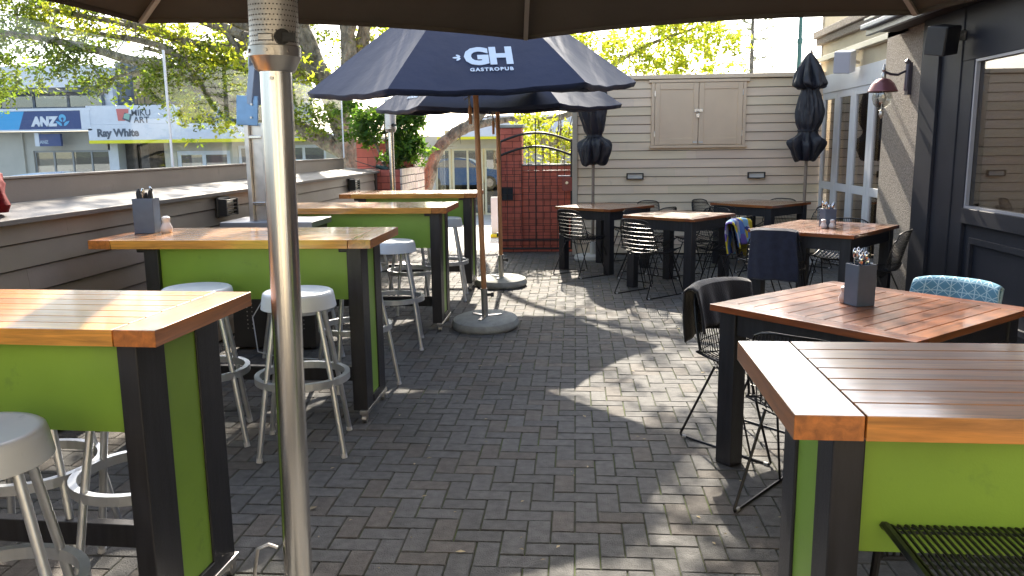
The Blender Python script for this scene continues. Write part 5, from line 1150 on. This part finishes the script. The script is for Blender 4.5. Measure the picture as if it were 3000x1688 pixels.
# conifer
cf = thing('conifer', 'sparse thin conifer against the white sky beyond the clapboard wall', 'tree', (6.15, 30, -1))
b = MB(); b.tube([(6.15, 30, -1), (6.15, 30, 3), (6.12, 30, 7.2)], [.14, .09, .03], 8); cs = []
for k in range(34):
    z_ = 3.2 + k * .12; a = k * 2.4; l = (7.6 - z_) * .24 + .25
    p = Vector((6.14, 30, z_)); e = p + Vector((math.cos(a) * l, math.sin(a) * l, .12)); b.tube([p, e], [.02, .006], 5)
    for q in (.3, .45, .6, .75, .9, 1.): cs.append(tuple(p + (e - p) * q))
b.build('trunk', bark, cf, smooth=True).matrix_parent_inverse = Matrix.Translation(cf.location).inverted()
leaves('crown', cs, needle, cf, 22, .055, .10, 26, (.7, 1.2), droop=.2, aspect=.25)
# street lamp pole
t = thing('street_lamp', 'dark teal street lamp pole rising behind the clapboard wall', 'street lamp', (4.655, 18, 0))
b = MB(); b.lathe([(.06, 0), (.06, 2.6), (.045, 3.0), (.045, 3.62), (.06, 3.63), (.06, 3.72), (.04, 3.74), (.036, 7.0), (0, 7.0)], 14); b.build('pole', teal, t, smooth=True)
b = MB(); b.tube([(0, 0, 7), (0, -.6, 7.25), (0, -1.2, 7.3)], .03, 8); b.box(-.12, .12, -1.8, -1.15, 7.25, 7.36); b.build('lamp_head', teal, t)

# ------------------------------------------------------------------ shops across the road
FL = -.82
t = thing('bank_building', 'bank shopfront with blue and navy fascia sign across the road', 'building', (-20, 28.5, FL))
b = MB(); b.box(-30, -16.95, 28.0, 28.3, 2.31, 2.36); b.box(-30, -16.95, 28.0, 28.3, 3.0, 3.09); b.box(-30, -16.95, 28.05, 30.5, 2.361, 2.999); b.box(-17.33, -17.0, 27.99, 28.049, 2.361, 2.999)
kid(b, 'canopy', shopw, t)
b = MB(); b.quad([(-30, 28.03, 2.361), (-19.68, 28.03, 2.361), (-19.42, 28.03, 2.999), (-30, 28.03, 2.999)]); kid(b, 'sign_light_blue', anzl, t)
b = MB(); b.quad([(-19.68, 28.028, 2.361), (-17.34, 28.028, 2.361), (-17.34, 28.028, 2.999), (-19.42, 28.028, 2.999)]); sg = kid(b, 'sign_navy', anzb, t)
T_ = Matrix.Translation(t.location).inverted()
text('sign_letters', 'ANZ', .42, shopw, t, T_ @ facade_M(-18.70, 28.02, 2.62, .12), .004, .032, 1.0)
b = MB()
b.quad([(-18.02 + .135 * math.cos(R(20 * q)), 28.018, 2.745 + .135 * math.sin(R(20 * q))) for q in range(18)])
for s_ in (-1, 1): b.quad([(-18.02 + s_ * x, 28.018, 2.50 + z) for x, z in ((.03, -.02), (.10, -.02), (.20, .06), (.26, .15), (.12, .12), (.05, .06))])
kid(b, 'sign_emblem', mat('emblem_blue', (.12, .42, .68), .5), t)
b = MB(); b.quad([(-18.02 + .05 * math.cos(R(30 * q)), 28.014, 2.72 + .05 * math.sin(R(30 * q))) for q in range(12)]); b.box(-18.035, -18.005, 28.012, 28.016, 2.50, 2.70); kid(b, 'emblem_centre', anzb, t)
b = MB(); b.box(-19.9, -16.95, 29, 29.3, 1.62, 2.31); b.box(-30, -20.2, 28.9, 29.3, FL, 2.31); b.box(-20.2, -19.9, 29, 29.3, FL, 2.31); kid(b, 'front_wall', shopc, t)
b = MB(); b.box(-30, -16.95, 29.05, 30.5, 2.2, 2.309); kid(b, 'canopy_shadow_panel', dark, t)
def shopwin(b1, b2, x0, x1, z0, z1, y, n, fw=.06):
    b1.box(x0, x1, y, y + .06, z1 - fw, z1); b1.box(x0, x1, y, y + .06, z0, z0 + fw)
    for k in range(n + 1):
        x = x0 + (x1 - x0 - fw) * k / n; b1.box(x, x + fw, y, y + .06, z0 + fw, z1 - fw)
    b2.box(x0 + .02, x1 - .02, y + .025, y + .03, z0 + .02, z1 - .02)
b1, b2 = MB(), MB(); shopwin(b1, b2, -19.9, -16.95, FL + .1, 1.62, 29.05, 4); wn = kid(b1, 'window', mat('frame_grey', (.25, .26, .27), .4, metal=.4), t); kid(b2, 'window_pane', glassC, t)
b = MB(); b.box(-19.85, -17.0, 31.5, 31.6, FL, 2.2); b.box(-19.85, -17, 29.2, 31.5, FL - .05, FL + .02); kid(b, 'shop_inside', mat('shop_inside', (.24, .26, .20), .8, var=.6, vscale=1.3), t)
b = MB(); b.box(-19.6, -18.9, 30.6, 31.2, FL + .02, .9); b.box(-18.4, -17.6, 30.2, 31, FL + .02, .6); kid(b, 'shop_furniture', mat('shop_stuff', (.05, .10, .25), .6, var=.5, vscale=3), t)
b = MB(); b.box(-19.15, -18.35, 28.3, 28.42, 1.78, 2.21); hs = kid(b, 'hanging_sign', anzb, t)
b = MB(); b.box(-19.32, -19.155, 28.3, 28.42, 1.78, 2.25); kid(b, 'sign_bracket', shopw, t)
text('hanging_letters', 'ANZ', .15, mat('letter_pale', (.4, .5, .6), .5), t, T_ @ facade_M(-18.97, 28.29, 1.92), .003, .006)
b1, b2 = MB(), MB(); shopwin(b1, b2, -27.5, -16.95, 3.09, 3.66, 28.9, 8, .09); kid(b1, 'upper_window', dgrey, t); kid(b2, 'upper_pane', glassC, t)
b = MB(); b.box(-30, -16.95, 31, 31.1, 3.0, 3.8); kid(b, 'upper_room', mat('upper_room', (.18, .13, .09), .8, var=.5, vscale=1), t)
b = MB(); b.box(-30, -16.9, 28.3, 31, 3.661, 3.80); kid(b, 'soffit', mat('soffit_grey', (.16, .18, .20), .6), t)
b = MB(); b.box(-30, -16.9, 28.0, 31, 3.801, 4.55); kid(b, 'roof_fascia', shopw, t)

t = thing('upper_offices', 'dark grey upper storey with a curtained window and a modelled logo reflection above the white shop signs', 'building', (-14.4, 29.5, 2.5))
b = MB(); b.box(-16.65, -10.6, 29.3, 33, 2.3, 4.75); kid(b, 'wall', dgrey, t)
b = MB(); b.box(-17.02, -16.652, 29.0, 33, FL, 4.55); kid(b, 'white_pier', shopw, t)
b = MB(); b.box(-16.1, -14.9, 29.24, 29.30, 3.2, 4.55); wn = kid(b, 'window', mat('frame_slate', (.08, .09, .11), .5), t)
b = MB(); b.box(-15.98, -15.02, 29.225, 29.24, 3.25, 4.35); kid(b, 'curtain', tan, t)
b = MB()
for k in range(4): b.box(-16.05 + k * .28, -16.03 + k * .28, 29.0, 29.02, 3.1, 3.5)
b.box(-16.1, -14.9, 28.99, 29.03, 3.5, 3.53); b.box(-13.9, -11.6, 28.99, 29.03, 3.1, 3.13)
for k in range(16): b.box(-13.9 + k * .15, -13.88 + k * .15, 29.0, 29.02, 2.5, 3.1)
kid(b, 'balcony_rail', mat('rail_dark', (.03, .035, .05), .5), t)
b = MB(); b.box(-13.9, -11.7, 29.22, 29.30, 2.5, 3.4); kid(b, 'reflection_backing', mat('reflection_blue', (.05, .09, .14), .15), t)  # dark backing for the reflection shapes modelled on the wall
b = MB()
for q in range(12):
    a, a2 = math.pi * q / 12, math.pi * (q + 1) / 12
    b.quad([(-13.0 + .62 * math.cos(a), 29.20, 3.4 + .42 * math.sin(a)), (-13.0 + .62 * math.cos(a2), 29.20, 3.4 + .42 * math.sin(a2)), (-13.0 + .46 * math.cos(a2), 29.20, 3.4 + .28 * math.sin(a2)), (-13.0 + .46 * math.cos(a), 29.20, 3.4 + .28 * math.sin(a))])
b.box(-13.04, -12.80, 29.19, 29.21, 2.5, 3.4); b.box(-11.5, -11.35, 29.19, 29.21, 2.5, 3.6)
kid(b, 'logo_reflection', mat('reflection_pale', (.35, .42, .50), .5), t)  # arc and bars model the parasol logo mirrored in the glass screen

t = thing('agency_shop', 'white estate agency shopfront with yellow stripe canopy and art shop sign above', 'building', (-12.5, 28.5, FL))
T_ = Matrix.Translation(t.location).inverted()
b = MB(); b.box(-17.13, -13.8, 28.02, 28.5, 2.505, 3.15); kid(b, 'art_sign', shopw, t)
b = MB(); v = [(-17.1, 1.96), (-8.05, 1.96), (-8.1, 2.0), (-9.75, 2.50), (-17.1, 2.50)]
b.quad([(x, 28.0, z) for x, z in v]); b.quad([(x, 29.6, z) for x, z in reversed(v)])
for i_ in range(5):
    a_, c_ = v[i_], v[(i_ + 1) % 5]; b.quad([(a_[0], 28, a_[1]), (a_[0], 29.6, a_[1]), (c_[0], 29.6, c_[1]), (c_[0], 28, c_[1])])
kid(b, 'fascia', shopw, t)
b = MB(); b.box(-17.1, -8.0, 27.99, 29.6, 1.845, 1.958); kid(b, 'yellow_stripe', yell, t)
text('agency_letters', 'Ray White', .36, sgrey, t, T_ @ facade_M(-16.02, 27.99, 2.20, .0), .004, .016, .98)
text('art_letters_top', 'MIKU', .30, sgrey, t, T_ @ facade_M(-15.13, 28.01, 2.88), .003, .004)
text('art_letters', 'ART', .30, sgrey, t, T_ @ facade_M(-15.13, 28.01, 2.635), .003, .005)
b = MB(); b.quad([(x, 28.012, z) for x, z in ((-15.98, 2.62), (-15.72, 2.62), (-15.70, 2.85), (-15.58, 2.88), (-15.57, 3.03), (-16.02, 3.03))]); kid(b, 'art_emblem_red', sred, t)
b = MB(); b.quad([(x, 28.009, z) for x, z in ((-15.82, 2.68), (-15.55, 2.56), (-15.45, 2.84), (-15.60, 2.86), (-15.72, 2.9))]); kid(b, 'art_emblem_frame', sgrey, t)
b = MB(); b.quad([(x, 28.006, z) for x, z in ((-15.77, 2.71), (-15.58, 2.65), (-15.53, 2.83), (-15.64, 2.88), (-15.74, 2.84))]); kid(b, 'art_emblem_green', sgreen, t)
b = MB(); b.box(-14.9, -14.45, 29, 29.3, FL, 1.845); b.box(-12.45, -12.15, 29, 29.3, FL, 1.845); b.box(-14.45, -12.45, 29, 29.3, 1.55, 1.845); b.box(-8.9, -8.0, 29, 29.3, FL, 1.845); b.box(-12.15, -8.9, 29, 29.3, 1.72, 1.845); b.box(-12.15, -8.9, 29, 29.3, FL, 0.0); kid(b, 'front_wall', shopc, t)
b = MB(); b.box(-16.65, -14.9, 31, 31.1, FL, 2.3); b.box(-15.9, -15.6, 29.2, 31, FL, 1.84); b.box(-16.65, -16.2, 29.5, 29.6, FL, 1.84); kid(b, 'entrance_inside', mat('entrance_dark', (.07, .06, .055), .7, var=.4), t)
b1, b2 = MB(), MB(); shopwin(b1, b2, -14.45, -12.45, FL, 1.55, 29.05, 2, .14); kid(b1, 'door', shopw, t); kid(b2, 'door_pane', glassC, t)
b1, b2 = MB(), MB(); shopwin(b1, b2, -12.15, -8.9, 0.0, 1.72, 29.05, 4, .10); kid(b1, 'window', shopw, t); kid(b2, 'window_pane', glassC, t)
b = MB(); b.box(-14.6, -8.5, 31.5, 31.6, FL, 2.3); kid(b, 'shop_inside', mat('shop_inside_b', (.30, .30, .22), .8, var=.7, vscale=1.6), t)
b = MB(); b.tube([(-8.2, 28.9, 1.8), (-7.95, 28.8, 1.6), (-7.95, 28.8, FL)], .05, 8); kid(b, 'downpipe', shopc, t)
b = MB(); b.box(-8.0, -5.3, 32, 33, FL, 2.0); kid(b, 'side_wall', shopc, t)

t = thing('corner_shop', 'low shop with white canopy, yellow stripe and cream glazed doors seen past the gate', 'building', (-2, 28.5, FL))
b = MB(); v = [(-4.65, 1.92), (1.9, 1.92), (1.9, 2.62), (-2.9, 2.62), (-3.6, 2.42)]
b.quad([(x, 28.0, z) for x, z in v]); b.quad([(x, 31, z) for x, z in reversed(v)])
for i_ in range(5):
    a_, c_ = v[i_], v[(i_ + 1) % 5]; b.quad([(a_[0], 28, a_[1]), (a_[0], 31, a_[1]), (c_[0], 31, c_[1]), (c_[0], 28, c_[1])])
kid(b, 'canopy_roof', shopw, t)
b = MB(); b.box(-4.7, 1.9, 27.98, 31, 1.83, 1.918); kid(b, 'yellow_stripe', yell, t)
creamd = mat('cream_joinery', (.62, .56, .38), .5)
b = MB(); b.box(-5.1, 1.9, 28.9, 29.2, 1.52, 1.829); b.box(-5.3, -4.95, 28.9, 29.2, FL, 1.519); b.box(-2.1, 1.9, 28.9, 29.2, FL, 1.519); kid(b, 'front_wall', shopc, t)
for x0, x1, n_ in ((-4.95, -4.4, 1), (-4.35, -3.25, 2), (-3.2, -2.12, 2)):
    b1, b2 = MB(), MB(); shopwin(b1, b2, x0, x1, FL, 1.519, 28.95, n_, .07); d_ = kid(b1, 'door', creamd, t); o_ = b2.build('pane', glassC, d_)
    o_.matrix_parent_inverse = (d_.matrix_parent_inverse.inverted() if False else Matrix.Identity(4))
b = MB(); b.box(-5, -1.9, 31.5, 31.6, FL, 2.2); b.box(-5, -1.9, 29.2, 31.5, FL - .03, FL + .01); kid(b, 'shop_inside', mat('shop_inside_c', (.50, .42, .25), .8, var=.5, vscale=1.7), t)
b = MB(); b.box(-4.2, -3.4, 30.2, 30.7, FL + .02, .25); b.box(-3.0, -2.5, 30, 30.4, FL + .02, .1); b.box(-3.45, -3.38, 28.93, 28.945, .3, .6); kid(b, 'shop_furniture', mat('shop_dark_stuff', (.10, .09, .08), .6, var=.5), t)
t = thing('pavement_sign', 'small white and yellow pavement board by the brick wall', 'sign', (-1.42, 14.6, -.02))
b = MB(); b.box(-.09, .09, -.02, .02, .06, .72); b.build('board', shopw, t, bevel=.005)
b = MB(); b.box(-.10, .10, -.12, .12, 0, .058); b.build('foot', yell, t, bevel=.01)

# cars
def car(label, x, y, z, rz, paint, Lc=4.3, Hc=1.47):
    t = thing('parked_car', label, 'car', (x, y, z), rz, 'cars parked across the road')
    prof = [(-Lc / 2, .35), (-Lc / 2 + .02, .75), (-Lc / 2 + .5, .92), (-.95, 1.0), (-.35, Hc - .06), (.2, Hc), (.95, Hc - .05), (1.55, 1.02), (Lc / 2 - .1, .95), (Lc / 2, .6), (Lc / 2 - .03, .3)]
    b = MB(); ws = lambda z_: .88 - max(0, z_ - .95) * .42
    top = prof; n_ = len(top)
    for s_ in (-1, 1):
        pts_ = [(px_, s_ * ws(pz), pz) for px_, pz in top] + [(Lc / 2 - .1, s_ * .8, .22), (-Lc / 2 + .1, s_ * .8, .22)]
        b.quad(pts_ if s_ < 0 else list(reversed(pts_)))
    for i_ in range(n_ - 1):
        (xa, za), (xb, zb) = top[i_], top[i_ + 1]; b.quad([(xa, -ws(za), za), (xb, -ws(zb), zb), (xb, ws(zb), zb), (xa, ws(za), za)])
    b.build('body', paint, t, bevel=.05, smooth=True)
    gl = mat('car_glass', (.02, .025, .03), .05, coat=1)
    b = MB()
    for s_ in (-1, 1): b.quad([(px_, s_ * (ws(pz) + .012), pz) for px_, pz in ((-.82, 1.02), (-.32, Hc - .12), (.25, Hc - .08), (.85, Hc - .12), (1.35, 1.04))])
    for xa, za, xb, zb in ((-.90, 1.02, -.40, Hc - .09), (1.48, 1.05, 1.02, Hc - .08)):
        dx = -.02 if xa < 0 else .02; b.quad([(xa + dx, -.76, za + .012), (xb + dx, -.62, zb + .012), (xb + dx, .62, zb + .012), (xa + dx, .76, za + .012)])
    b.build('glass', gl, t)
    for sx in (-1.32, 1.30):
        for s_ in (-1, 1):
            b = MB(); b.tube([(sx, s_ * .70, .32), (sx, s_ * .90, .32)], .32, 20); wl = b.build('wheel', rubber, t)
            b = MB(); b.tube([(sx, s_ * .89, .32), (sx, s_ * .912, .32)], .2, 16); b.build('rim', steeld, wl)
    for s_ in (-1, 1):
        b = MB(); b.box(-Lc / 2 - .01, -Lc / 2 + .2, s_ * .62 - .16, s_ * .62 + .16, .62, .78); b.build('headlight', frost, t, bevel=.03)
        b = MB(); b.box(Lc / 2 - .14, Lc / 2 + .0, s_ * .66 - .14, s_ * .66 + .14, .72, .88); b.build('tail_light', mat('tail_red', (.4, .02, .02), .3), t, bevel=.02)
    return t
car('pale blue car whose roof shows above the wall at the far left', -13.3, 19.6, -.38, R(3), carwht)
car('dark blue car just visible between the pillar and the tree', -5.32, 19.0, -.40, R(180), carblue)
